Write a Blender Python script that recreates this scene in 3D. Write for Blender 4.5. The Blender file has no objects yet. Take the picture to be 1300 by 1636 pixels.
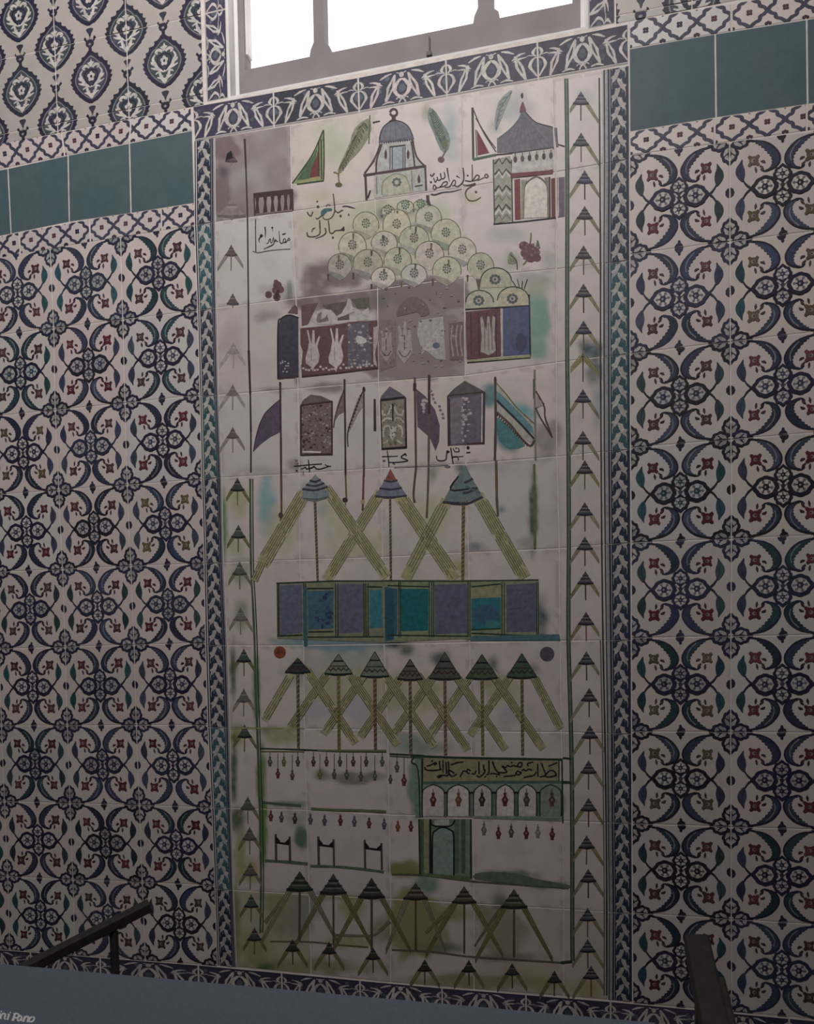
import bpy, math, random
from mathutils import Vector, Matrix, noise
from mathutils.geometry import tessellate_polygon

sc = bpy.context.scene
COL = sc.collection
RNG = random.Random(7)

# ------------------------------------------------------------------ camera, world, light
F_PX, CX, CY = 1378.0, 650.0, 1110.6          # focal length and principal point for a 1300 x 1636 frame
PITCH, YAW, ROLL = 0.0509, 0.2563, -0.0175
T = Vector((0.5856, -1.0929, 2.2675))
EYE = 1.62                                     # height of the lens above the floor


def rot3():
    cx, sx, cy, sy, cz, sz = (math.cos(PITCH), math.sin(PITCH), math.cos(YAW), math.sin(YAW), math.cos(ROLL), math.sin(ROLL))
    Rx = Matrix(((1, 0, 0), (0, cx, -sx), (0, sx, cx)))
    Ry = Matrix(((cy, 0, sy), (0, 1, 0), (-sy, 0, cy)))
    Rz = Matrix(((cz, -sz, 0), (sz, cz, 0), (0, 0, 1)))
    return Rz @ Rx @ Ry


R = rot3()
RT = R.transposed()
CAM = -(RT @ T)                                # in wall coordinates: X right, Y down, Z into the wall
ZOFF = EYE + CAM.y


def world(X, Y, Z=0.0):
    return Vector((X, Z, ZOFF - Y))


def plane(px, py, z=0.0):
    """wall-plane point seen at a photograph pixel, at depth z (negative = in front of the wall)"""
    d = RT @ Vector(((px - CX) / F_PX, (py - CY) / F_PX, 1.0))
    t = (z - CAM.z) / d.z
    return (CAM.x + d.x * t, CAM.y + d.y * t)


def wpt(px, py, z=0.0):
    X, Y = plane(px, py, z)
    return world(X, Y, z)


cam = bpy.data.cameras.new('camera')
camo = bpy.data.objects.new('camera', cam)
COL.objects.link(camo)
cam.sensor_fit = 'VERTICAL'
cam.sensor_height = 36.0
cam.lens = F_PX / 1636.0 * 36.0
cam.shift_x = 0.0
cam.shift_y = (CY - 818.0) / 1636.0
right, down, fwd = R[0], R[1], R[2]


def wdir(v):
    return Vector((v[0], v[2], -v[1]))


m = Matrix.Identity(4)
for i, v in enumerate((wdir(right), -wdir(down), -wdir(fwd))):
    for j in range(3):
        m[j][i] = v[j]
m.translation = world(*CAM)
camo.matrix_world = m
cam.clip_start = 0.02
sc.camera = camo

w = bpy.data.worlds.new('world')
sc.world = w
w.use_nodes = True
bg = w.node_tree.nodes['Background']
bg.inputs['Color'].default_value = (0.80, 0.86, 1.0, 1)
bg.inputs['Strength'].default_value = 0.013


def area(name, loc, target, sx, sy, power, col):
    l = bpy.data.lights.new(name, 'AREA')
    l.shape = 'RECTANGLE'
    l.size, l.size_y, l.energy, l.color = sx, sy, power, col
    o = bpy.data.objects.new(name, l)
    COL.objects.link(o)
    o.location = loc
    o.rotation_euler = (Vector(target) - Vector(loc)).to_track_quat('-Z', 'Y').to_euler()
    return o


# daylight from a high window across the room, above and behind the viewer
area('high_window_light', world(-0.70, -1.95, -2.32), world(-1.75, -1.35, 0), 1.7, 1.1, 84, (1.0, 0.955, 0.94))

vs = sc.view_settings
vs.view_transform = 'Standard'
vs.look = 'None'
vs.exposure = 0.0
vs.gamma = 1.0
vs.use_curve_mapping = False

# ------------------------------------------------------------------ materials


def new_mat(name):
    mt = bpy.data.materials.new(name)
    mt.use_nodes = True
    nt = mt.node_tree
    return mt, nt, nt.nodes['Principled BSDF']


def painted_mat(name, rough, spec, n_scale, lo, hi, bump=0.0):
    """ceramic whose brushed colour comes from the Col attribute, broken up by pooled-glaze noise"""
    mt, nt, b = new_mat(name)
    at = nt.nodes.new('ShaderNodeAttribute')
    at.attribute_name = 'Col'
    geo = nt.nodes.new('ShaderNodeNewGeometry')
    nz = nt.nodes.new('ShaderNodeTexNoise')
    nz.inputs['Scale'].default_value = n_scale
    nz.inputs['Detail'].default_value = 5
    nz.inputs['Roughness'].default_value = 0.65
    nt.links.new(geo.outputs['Position'], nz.inputs['Vector'])
    mr = nt.nodes.new('ShaderNodeMapRange')
    mr.inputs['From Min'].default_value = 0.3
    mr.inputs['From Max'].default_value = 0.7
    mr.inputs['To Min'].default_value = lo
    mr.inputs['To Max'].default_value = hi
    nt.links.new(nz.outputs['Fac'], mr.inputs['Value'])
    mx = nt.nodes.new('ShaderNodeVectorMath')
    mx.operation = 'SCALE'
    nt.links.new(at.outputs['Color'], mx.inputs[0])
    nt.links.new(mr.outputs['Result'], mx.inputs['Scale'])
    nt.links.new(mx.outputs['Vector'], b.inputs['Base Color'])
    b.inputs['Roughness'].default_value = rough
    b.inputs['Specular IOR Level'].default_value = spec
    if bump:
        bp = nt.nodes.new('ShaderNodeBump')
        bp.inputs['Strength'].default_value = bump
        bp.inputs['Distance'].default_value = 0.002
        n2 = nt.nodes.new('ShaderNodeTexNoise')
        n2.inputs['Scale'].default_value = 22
        nt.links.new(geo.outputs['Position'], n2.inputs['Vector'])
        nt.links.new(n2.outputs['Fac'], bp.inputs['Height'])
        nt.links.new(bp.outputs['Normal'], b.inputs['Normal'])
    return mt


def noise_mat(name, c0, c1, scale, rough, spec=0.3, metallic=0.0, bump=0.0):
    mt, nt, b = new_mat(name)
    geo = nt.nodes.new('ShaderNodeNewGeometry')
    nz = nt.nodes.new('ShaderNodeTexNoise')
    nz.inputs['Scale'].default_value = scale
    nz.inputs['Detail'].default_value = 6
    nt.links.new(geo.outputs['Position'], nz.inputs['Vector'])
    cr = nt.nodes.new('ShaderNodeValToRGB')
    cr.color_ramp.elements[0].position = 0.35
    cr.color_ramp.elements[1].position = 0.68
    cr.color_ramp.elements[0].color = (*c0, 1)
    cr.color_ramp.elements[1].color = (*c1, 1)
    nt.links.new(nz.outputs['Fac'], cr.inputs['Fac'])
    nt.links.new(cr.outputs['Color'], b.inputs['Base Color'])
    b.inputs['Roughness'].default_value = rough
    b.inputs['Metallic'].default_value = metallic
    b.inputs['Specular IOR Level'].default_value = spec
    if bump:
        bp = nt.nodes.new('ShaderNodeBump')
        bp.inputs['Strength'].default_value = bump
        bp.inputs['Distance'].default_value = 0.003
        nt.links.new(nz.outputs['Fac'], bp.inputs['Height'])
        nt.links.new(bp.outputs['Normal'], b.inputs['Normal'])
    return mt


GLAZE = painted_mat('glazed_ceramic', 0.42, 0.28, 14, 0.93, 1.05, 0.12)
PAINT = painted_mat('brushed_underglaze', 0.48, 0.2, 75, 0.74, 1.24)
TURQ_MAT = painted_mat('turquoise_glaze', 0.5, 0.14, 30, 0.92, 1.07, 0.1)
GROUT = noise_mat('lime_grout', (0.62, 0.56, 0.52), (0.80, 0.73, 0.68), 30, 0.9, 0.1)
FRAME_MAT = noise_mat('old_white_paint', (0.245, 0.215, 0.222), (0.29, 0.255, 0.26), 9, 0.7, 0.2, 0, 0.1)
REVEAL_MAT = noise_mat('white_plaster', (0.70, 0.68, 0.66), (0.80, 0.78, 0.76), 12, 0.85, 0.1)
BOARD_MAT = noise_mat('slate_blue_print', (0.155, 0.175, 0.225), (0.175, 0.195, 0.25), 120, 0.6, 0.25)
LETTER_MAT = noise_mat('white_print', (0.85, 0.85, 0.83), (0.9, 0.9, 0.88), 60, 0.6, 0.2)
METAL = noise_mat('black_painted_metal', (0.028, 0.026, 0.027), (0.042, 0.039, 0.039), 60, 0.5, 0.35)
FLOOR_MAT = noise_mat('stone_floor', (0.16, 0.14, 0.125), (0.24, 0.215, 0.19), 5, 0.6, 0.3)
HOOK_MAT = noise_mat('dark_iron', (0.08, 0.07, 0.08), (0.12, 0.11, 0.11), 40, 0.6, 0.3, 0.4)

mt, nt, b = new_mat('sunlit_frosted_glass')
geo = nt.nodes.new('ShaderNodeNewGeometry')
mp = nt.nodes.new('ShaderNodeMapping')
mp.inputs['Scale'].default_value = (60, 60, 9)
nz = nt.nodes.new('ShaderNodeTexNoise')
nz.inputs['Scale'].default_value = 1.3
nz.inputs['Detail'].default_value = 6
nt.links.new(geo.outputs['Position'], mp.inputs['Vector'])
nt.links.new(mp.outputs['Vector'], nz.inputs['Vector'])
cr = nt.nodes.new('ShaderNodeValToRGB')
cr.color_ramp.elements[0].position = 0.3
cr.color_ramp.elements[0].color = (0.66, 0.60, 0.68, 1)
cr.color_ramp.elements[1].position = 0.55
cr.color_ramp.elements[1].color = (1, 0.98, 1, 1)
nt.links.new(nz.outputs['Fac'], cr.inputs['Fac'])
nt.links.new(cr.outputs['Color'], b.inputs['Emission Color'])
b.inputs['Emission Strength'].default_value = 1.0
b.inputs['Base Color'].default_value = (0.8, 0.8, 0.8, 1)
b.inputs['Roughness'].default_value = 0.4
PANE_MAT = mt

# pigments
G0 = (0.61, 0.53, 0.495)
WHITE = (0.60, 0.555, 0.52)
INK = (0.020, 0.016, 0.022)
NAVY = (0.028, 0.027, 0.055)
BLUE = (0.052, 0.062, 0.105)
SLATE = (0.15, 0.155, 0.205)
TEAL = (0.032, 0.08, 0.09)
TURQ = (0.06, 0.19, 0.21)
GREEN = (0.075, 0.125, 0.07)
DKG = (0.028, 0.05, 0.032)
OLIVE = (0.15, 0.135, 0.055)
OCHRE = (0.35, 0.305, 0.14)
BROWN = (0.07, 0.04, 0.032)
RED = (0.15, 0.03, 0.036)
MAUVE = (0.19, 0.14, 0.15)
MAROON = (0.062, 0.032, 0.037)
PURPLE = (0.07, 0.05, 0.077)
PALE = (0.48, 0.46, 0.32)
ORANGE = (0.25, 0.075, 0.035)


def mixc(a, b, t):
    return tuple(a[i] + (b[i] - a[i]) * t for i in range(3))


def vary(c, r, k=0.15):
    f = 1 + r.uniform(-k, k)
    return tuple(max(0.004, x * f * (1 + r.uniform(-k / 3, k / 3))) for x in c)


# ------------------------------------------------------------------ object helpers
def setp(o, label=None, cat=None, group=None, kind=None):
    for k, v in (('label', label), ('category', cat), ('group', group), ('kind', kind)):
        if v:
            o[k] = v
    return o


def empty(name, loc, **kw):
    o = bpy.data.objects.new(name, None)
    o.empty_display_size = 0.1
    COL.objects.link(o)
    o.location = loc
    return setp(o, **kw)


def link_mesh(name, verts, faces, mat, parent=None, cols=None, mats=None, fm=None, smooth=False):
    off = Vector((0, 0, 0))
    p = parent
    while p:
        off += Vector(p.location)
        p = p.parent
    me = bpy.data.meshes.new(name)
    me.from_pydata([Vector(v) - off for v in verts], [], faces)
    if cols:
        ca = me.color_attributes.new('Col', 'FLOAT_COLOR', 'POINT')
        flat = []
        for c in cols:
            flat += [c[0], c[1], c[2], 1.0]
        ca.data.foreach_set('color', flat)
    for mm in (mats or [mat]):
        me.materials.append(mm)
    if fm:
        me.polygons.foreach_set('material_index', fm)
    if smooth:
        me.polygons.foreach_set('use_smooth', [True] * len(me.polygons))
    me.update()
    o = bpy.data.objects.new(name, me)
    COL.objects.link(o)
    if parent:
        o.parent = parent
    return o


# ------------------------------------------------------------------ brush toolkit
def smooth_pts(pts, n=5, closed=False):
    if len(pts) < 3:
        return list(pts)
    out = []
    N = len(pts)
    rng = range(N if closed else N - 1)
    for i in rng:
        p1, p2 = pts[i], pts[(i + 1) % N]
        p0 = pts[i - 1] if (closed or i > 0) else p1
        p3 = pts[(i + 2) % N] if (closed or i + 2 < N) else p2
        for k in range(n):
            t = k / n
            t2, t3 = t * t, t * t * t
            out.append(tuple(0.5 * (2 * p1[j] + (p2[j] - p0[j]) * t + (2 * p0[j] - 5 * p1[j] + 4 * p2[j] - p3[j]) * t2
                                    + (3 * p1[j] - p0[j] - 3 * p2[j] + p3[j]) * t3) for j in (0, 1)))
    if not closed:
        out.append(tuple(pts[-1]))
    return out


def clip_poly(poly, rect):
    x0, y0, x1, y1 = rect
    for ax, lim, sgn in ((0, x0, 1), (0, x1, -1), (1, y0, 1), (1, y1, -1)):
        if not poly:
            return []
        out = []
        for i in range(len(poly)):
            a, c = poly[i - 1], poly[i]
            da, dc = (a[ax] - lim) * sgn, (c[ax] - lim) * sgn
            if (da >= 0) != (dc >= 0):
                t = da / (da - dc)
                out.append((a[0] + (c[0] - a[0]) * t, a[1] + (c[1] - a[1]) * t))
            if dc >= 0:
                out.append(c)
        poly = out
    return poly


class Canvas:
    """brush work laid on a tile face; mp maps drawing coordinates to wall-plane (X, Y)"""

    def __init__(self, mp, z=-0.0021, clip=None, rng=None, dz=9e-6):
        self.mp, self.z, self.clip, self.rng, self.dz = mp, z, clip, rng or RNG, dz
        self.v, self.f, self.c, self.fm = [], [], [], []

    def raw(self, poly, col):
        if self.clip:
            poly = clip_poly(poly, self.clip)
        if len(poly) < 3:
            return
        i0 = len(self.v)
        for p in poly:
            X, Y = self.mp(*p)
            self.v.append(world(X, Y, self.z))
            self.c.append(col)
        self.f.append(tuple(range(i0, i0 + len(poly))))
        self.fm.append(1)

    def fill(self, pts, col, sm=0, k=0.1):
        col = vary(col, self.rng, k)
        if sm:
            pts = smooth_pts(pts, sm, True)
        self.z -= self.dz
        tris = tessellate_polygon([[Vector((p[0], p[1], 0)) for p in pts]])
        for t in tris:
            q = [pts[i] for i in t]
            a = (q[1][0] - q[0][0]) * (q[2][1] - q[0][1]) - (q[1][1] - q[0][1]) * (q[2][0] - q[0][0])
            if abs(a) < 1e-12:
                continue
            self.raw(q if a > 0 else q[::-1], col)

    def line(self, pts, wd, col, sm=4, taper=False, k=0.1, closed=False):
        """brush stroke; wd = width or (start, middle, end)"""
        col = vary(col, self.rng, k)
        if closed:
            pts = list(pts) + [pts[0]]
        if sm and len(pts) > 2:
            pts = smooth_pts(pts, sm)
        self.z -= self.dz
        n = len(pts)
        L, Rr = [], []
        for i in range(n):
            a, c = pts[max(0, i - 1)], pts[min(n - 1, i + 1)]
            dx, dy = c[0] - a[0], c[1] - a[1]
            l = math.hypot(dx, dy) or 1
            t = i / (n - 1)
            if isinstance(wd, tuple):
                ww = wd[0] + (wd[1] - wd[0]) * 2 * t if t < .5 else wd[1] + (wd[2] - wd[1]) * (2 * t - 1)
            else:
                ww = wd * (math.sin(math.pi * min(1, max(.06, t))) ** .6 if taper else 1)
            ww *= 0.5 * (1 + self.rng.uniform(-.13, .13))
            nx, ny = -dy / l * ww, dx / l * ww
            L.append((pts[i][0] + nx, pts[i][1] + ny))
            Rr.append((pts[i][0] - nx, pts[i][1] - ny))
        for i in range(n - 1):
            self.raw([L[i], Rr[i], Rr[i + 1], L[i + 1]], col)

    def dot(self, x, y, rx, ry=None, col=INK, n=10, k=0.1):
        ry = ry or rx
        self.fill([(x + rx * math.cos(2 * math.pi * i / n), y + ry * math.sin(2 * math.pi * i / n)) for i in range(n)], col, 0, k)

    def build(self, name, parent, mat=PAINT):
        if not self.f:
            return None
        return link_mesh(name, self.v, self.f, mat, parent, self.c)


class Crop:
    """canvas whose strokes are written in the coordinates of one close-up of the panel"""

    def __init__(self, cv, ox, oy, s):
        self.cv, self.ox, self.oy, self.s = cv, ox, oy, s

    def p(self, pts):
        return [(self.ox + a / self.s, self.oy + c / self.s) for a, c in pts]

    def fill(self, pts, col, sm=0, k=0.1):
        self.cv.fill(self.p(pts), col, sm, k)

    def line(self, pts, wd, col, sm=4, taper=False, k=0.1, closed=False):
        wd = tuple(x / self.s for x in wd) if isinstance(wd, tuple) else wd / self.s
        self.cv.line(self.p(pts), wd, col, sm, taper, k, closed)

    def dot(self, x, y, rx, ry=None, col=INK, n=10, k=0.1):
        self.cv.dot(self.ox + x / self.s, self.oy + y / self.s, rx / self.s, (ry or rx) / self.s, col, n, k)


# ------------------------------------------------------------------ tiles
ZT = -0.0010                                     # tile face, in front of the grout bed


def bil(q):
    """q = TL, TR, BR, BL (plane coordinates) -> map of (u, v) in 0..1"""
    (ax, ay), (bx, by), (cx, cy), (dx, dy) = q

    def f(u, v):
        return (ax * (1 - u) * (1 - v) + bx * u * (1 - v) + cx * u * v + dx * (1 - u) * v,
                ay * (1 - u) * (1 - v) + by * u * (1 - v) + cy * u * v + dy * (1 - u) * v)
    return f


def slab(q, colf, nu=1, nv=1, gap=0.0013, rng=RNG, u0=0.0, v0=0.0, u1=1.0, v1=1.0):
    """one glazed tile: a face with rounded arrises standing on the grout bed. returns verts, faces, cols"""
    f = bil(q)
    ex = 0.5 * (math.dist(q[0], q[1]) + math.dist(q[3], q[2]))
    ey = 0.5 * (math.dist(q[0], q[3]) + math.dist(q[1], q[2]))
    gu, gv = gap / ex, gap / ey
    zj = ZT + rng.uniform(-.00008, .00008)
    tx, ty = rng.uniform(-.00008, .00008), rng.uniform(-.00008, .00008)
    us = [u0 + gu, u0 + 2.3 * gu] + [u0 + (u1 - u0) * i / nu for i in range(1, nu)] + [u1 - 2.3 * gu, u1 - gu]
    vv = [v0 + gv, v0 + 2.3 * gv] + [v0 + (v1 - v0) * i / nv for i in range(1, nv)] + [v1 - 2.3 * gv, v1 - gv]
    V, Fa, C = [], [], []
    nU, nV = len(us), len(vv)
    for j, v in enumerate(vv):
        for i, u in enumerate(us):
            rim = i in (0, nU - 1) or j in (0, nV - 1)
            X, Y = f(u, v)
            z = -0.0003 if rim else zj + tx * (u - .5) + ty * (v - .5)
            V.append(world(X, Y, z))
            c = colf(u, v)
            C.append(mixc(c, (.66, .60, .56), .65) if rim else c)
    for j in range(nV - 1):
        for i in range(nU - 1):
            a = j * nU + i
            Fa.append((a, a + nU, a + nU + 1, a + 1))
    return V, Fa, C


def tile_obj(name, parent, q, colf, cv=None, nu=1, nv=1, gap=0.0013, mat=GLAZE, u0=0., v0=0., u1=1., v1=1.):
    V, Fa, C = slab(q, colf, nu, nv, gap, RNG, u0, v0, u1, v1)
    fm = [0] * len(Fa)
    if cv:
        n0 = len(V)
        V += cv.v
        Fa += [tuple(i + n0 for i in fc) for fc in cv.f]
        C += cv.c
        fm += [1] * len(cv.f)
    return link_mesh(name, V, Fa, None, parent, C, [mat, PAINT], fm)


def flat(c):
    return lambda u, v: c


def pl(pts):
    return [plane(*p) for p in pts]


# ------------------------------------------------------------------ setting: wall, floor
YF = ZOFF                                        # plane Y of the floor
YTOP = -2.35
WX0, WX1 = -3.4, 1.75
# window opening in the wall (plane coordinates)
wl = plane(365, 150)[0]
wr = plane(938, 40)[0]
wb = plane(640, 104)[1]
TH = 0.35


def box_verts(x0, x1, y0, y1, z0, z1):
    return [world(x, y, z) for z in (z0, z1) for y in (y0, y1) for x in (x0, x1)]


BOXF = [(0, 2, 3, 1), (4, 5, 7, 6), (0, 1, 5, 4), (2, 6, 7, 3), (0, 4, 6, 2), (1, 3, 7, 5)]


def boxes_obj(name, bl, mat, parent=None):
    V, Fa = [], []
    for bb in bl:
        n = len(V)
        V += box_verts(*bb)
        Fa += [tuple(i + n for i in f) for f in BOXF]
    return link_mesh(name, V, Fa, mat, parent)


wall = boxes_obj('wall_back', [(WX0, wl, YTOP, YF, 0, TH), (wr, WX1, YTOP, YF, 0, TH), (wl, wr, wb, YF, 0, TH)], GROUT)
setp(wall, kind='structure')
floor = boxes_obj('floor', [(WX0, WX1, YF, YF + .05, -4.2, TH)], FLOOR_MAT)
setp(floor, kind='structure')

# ------------------------------------------------------------------ window
FZ = 0.042
rv = boxes_obj('window_1', [(wl, wl + .006, YTOP, wb, 0.0, TH), (wr - .006, wr, YTOP, wb, 0.0, TH), (wl + .006, wr - .006, wb - .006, wb, 0, TH)], REVEAL_MAT)
setp(rv, kind='structure', label='white plaster window opening above the pictorial tile panel')


def wp(px, py):
    return plane(px, py, FZ)


gl0, gb0 = wp(391, 110)
gb1 = wp(757, 39)[1]
m1a, m1b = wp(500, 40)[0], wp(516, 40)[0]
m2a, m2b = wp(763, 20)[0], wp(786, 20)[0]
gr0 = wp(914, 6)[0]
gbm = 0.5 * (gb0 + gb1)
L0, R0 = wl + .007, wr - .007
boxes_obj('frame', [(L0, gl0, YTOP, wb - .007, FZ, FZ + .06), (gr0, R0, YTOP, wb - .007, FZ, FZ + .06),
                    (gl0, gr0, gbm, wb - .007, FZ, FZ + .06)], FRAME_MAT, rv)
# raised bead round the frame's outer edge, and the sloping beads against the glass
boxes_obj('outer_bead', [(L0, L0 + .012, YTOP, wb - .007, FZ - .008, FZ - .0004), (R0 - .012, R0, YTOP, wb - .007, FZ - .008, FZ - .0004)], REVEAL_MAT, rv)


def prism(name, outline, z0, z1, mat, parent):
    n = len(outline)
    V = [world(x, y, z0) for x, y in outline] + [world(x, y, z1) for x, y in outline]
    tr = tessellate_polygon([[Vector((x, y, 0)) for x, y in outline]])
    Fa = [tuple(t) for t in tr] + [tuple(i + n for i in t[::-1]) for t in tr]
    Fa += [(i, (i + 1) % n, n + (i + 1) % n, n + i) for i in range(n)]
    return link_mesh(name, V, Fa, mat, parent)


for a, c in ((m1a, m1b), (m2a, m2b)):
    prism('mullion', [(a, YTOP), (c, YTOP), (c, gbm - .055), (c + .004, gbm - .03), (c + .017, gbm - .02), (c + .02, gbm), (a - .014, gbm), (a - .01, gbm - .02), (a, gbm - .04)],
          FZ + .002, FZ + .058, FRAME_MAT, rv)
rr = random.Random(3)
for a, c in ((gl0, m1a), (m1b, m2a), (m2b, gr0)):
    V = [world(a - .004, YTOP, FZ + .045), world(c + .004, YTOP, FZ + .045), world(c + .004, gbm + .004, FZ + .045), world(a - .004, gbm + .004, FZ + .045)]
    V += [v + Vector((0, .004, 0)) for v in V]
    link_mesh('pane', V, [(0, 1, 2, 3), (7, 6, 5, 4), (0, 4, 5, 1), (1, 5, 6, 2), (2, 6, 7, 3), (3, 7, 4, 0)], PANE_MAT, rv)
    # crumbled putty along the bottom of each pane
    out = [(a, gbm + .001)]
    x = a
    while x < c - .01:
        out.append((x, gbm - .004 - abs(noise.noise(Vector((x * 40, 1.3, 0)))) * .016))
        x += .009
    out += [(c, gbm - .008), (c, gbm + .001)]
    prism('putty', out[::-1], FZ + .03, FZ + .044, FRAME_MAT, rv)
boxes_obj('glazing_bead', [(gl0, gl0 + .007, YTOP, gbm - .05, FZ + .01, FZ + .04)], REVEAL_MAT, rv)
# broken plaster lumps left on the last pane
lump = pl([(836, 31), (838, 18), (841, 6), (846, -6), (856, -8), (852, 6), (850, 14), (862, 8), (872, -8), (884, -10), (888, 4), (898, 8), (890, 14), (884, 20), (880, 22), (852, 28)])
prism('plaster_lump', lump, FZ + .022, FZ + .043, FRAME_MAT, rv)
hk = plane(686, 60, FZ), plane(686, 88, FZ)
boxes_obj('hook', [(hk[0][0] - .002, hk[0][0] + .002, hk[0][1], hk[1][1], FZ - .006, FZ - .0004), (hk[1][0] - .007, hk[1][0] + .007, hk[1][1] - .004, hk[1][1] + .006, FZ - .01, FZ - .0004)], HOOK_MAT, rv)

# ------------------------------------------------------------------ floral wall tiles


def lobe(c, cx, cy, ang, a_in, a_out, wd, col, inner, eye, r, petals=True, scal=.05):
    """one pointed, scalloped petal outline with a pale heart"""
    def ring(k):
        P = []
        for i in range(26):
            t = 2 * math.pi * i / 26
            tt = (t + math.pi) % (2 * math.pi) - math.pi
            rad = 1 + .20 * math.exp(-(tt / .3) ** 2) + scal * math.cos(8 * t)
            x = math.cos(t) * (a_out if math.cos(t) > 0 else a_in) * rad * k
            y = math.sin(t) * wd * rad * k
            P.append((cx + x * math.cos(ang) - y * math.sin(ang), cy + x * math.sin(ang) + y * math.cos(ang)))
        return P
    c.fill(ring(1), col)
    c.fill(ring(.66), inner)
    if petals:
        for i in range(6):
            t = 2 * math.pi * i / 6 + r.uniform(-.15, .15)
            d = .50
            x, y = math.cos(t) * a_out * d, math.sin(t) * wd * d
            px, py = cx + x * math.cos(ang) - y * math.sin(ang), cy + x * math.sin(ang) + y * math.cos(ang)
            c.dot(px, py, a_in * .13, wd * .14, mixc(eye, inner, .25), 6)
            c.line([(cx, cy), (cx + (px - cx) * .75, cy + (py - cy) * .75)], .013, eye, 0)
        c.dot(cx, cy, a_in * .27, wd * .30, mixc(eye, col, .35), 8)
        c.dot(cx - a_in * .04, cy, a_in * .09, wd * .1, mixc(inner, eye, .4), 6)
    else:
        c.dot(cx, cy, a_in * .26, wd * .28, mixc(eye, col, .5), 7)


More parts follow.
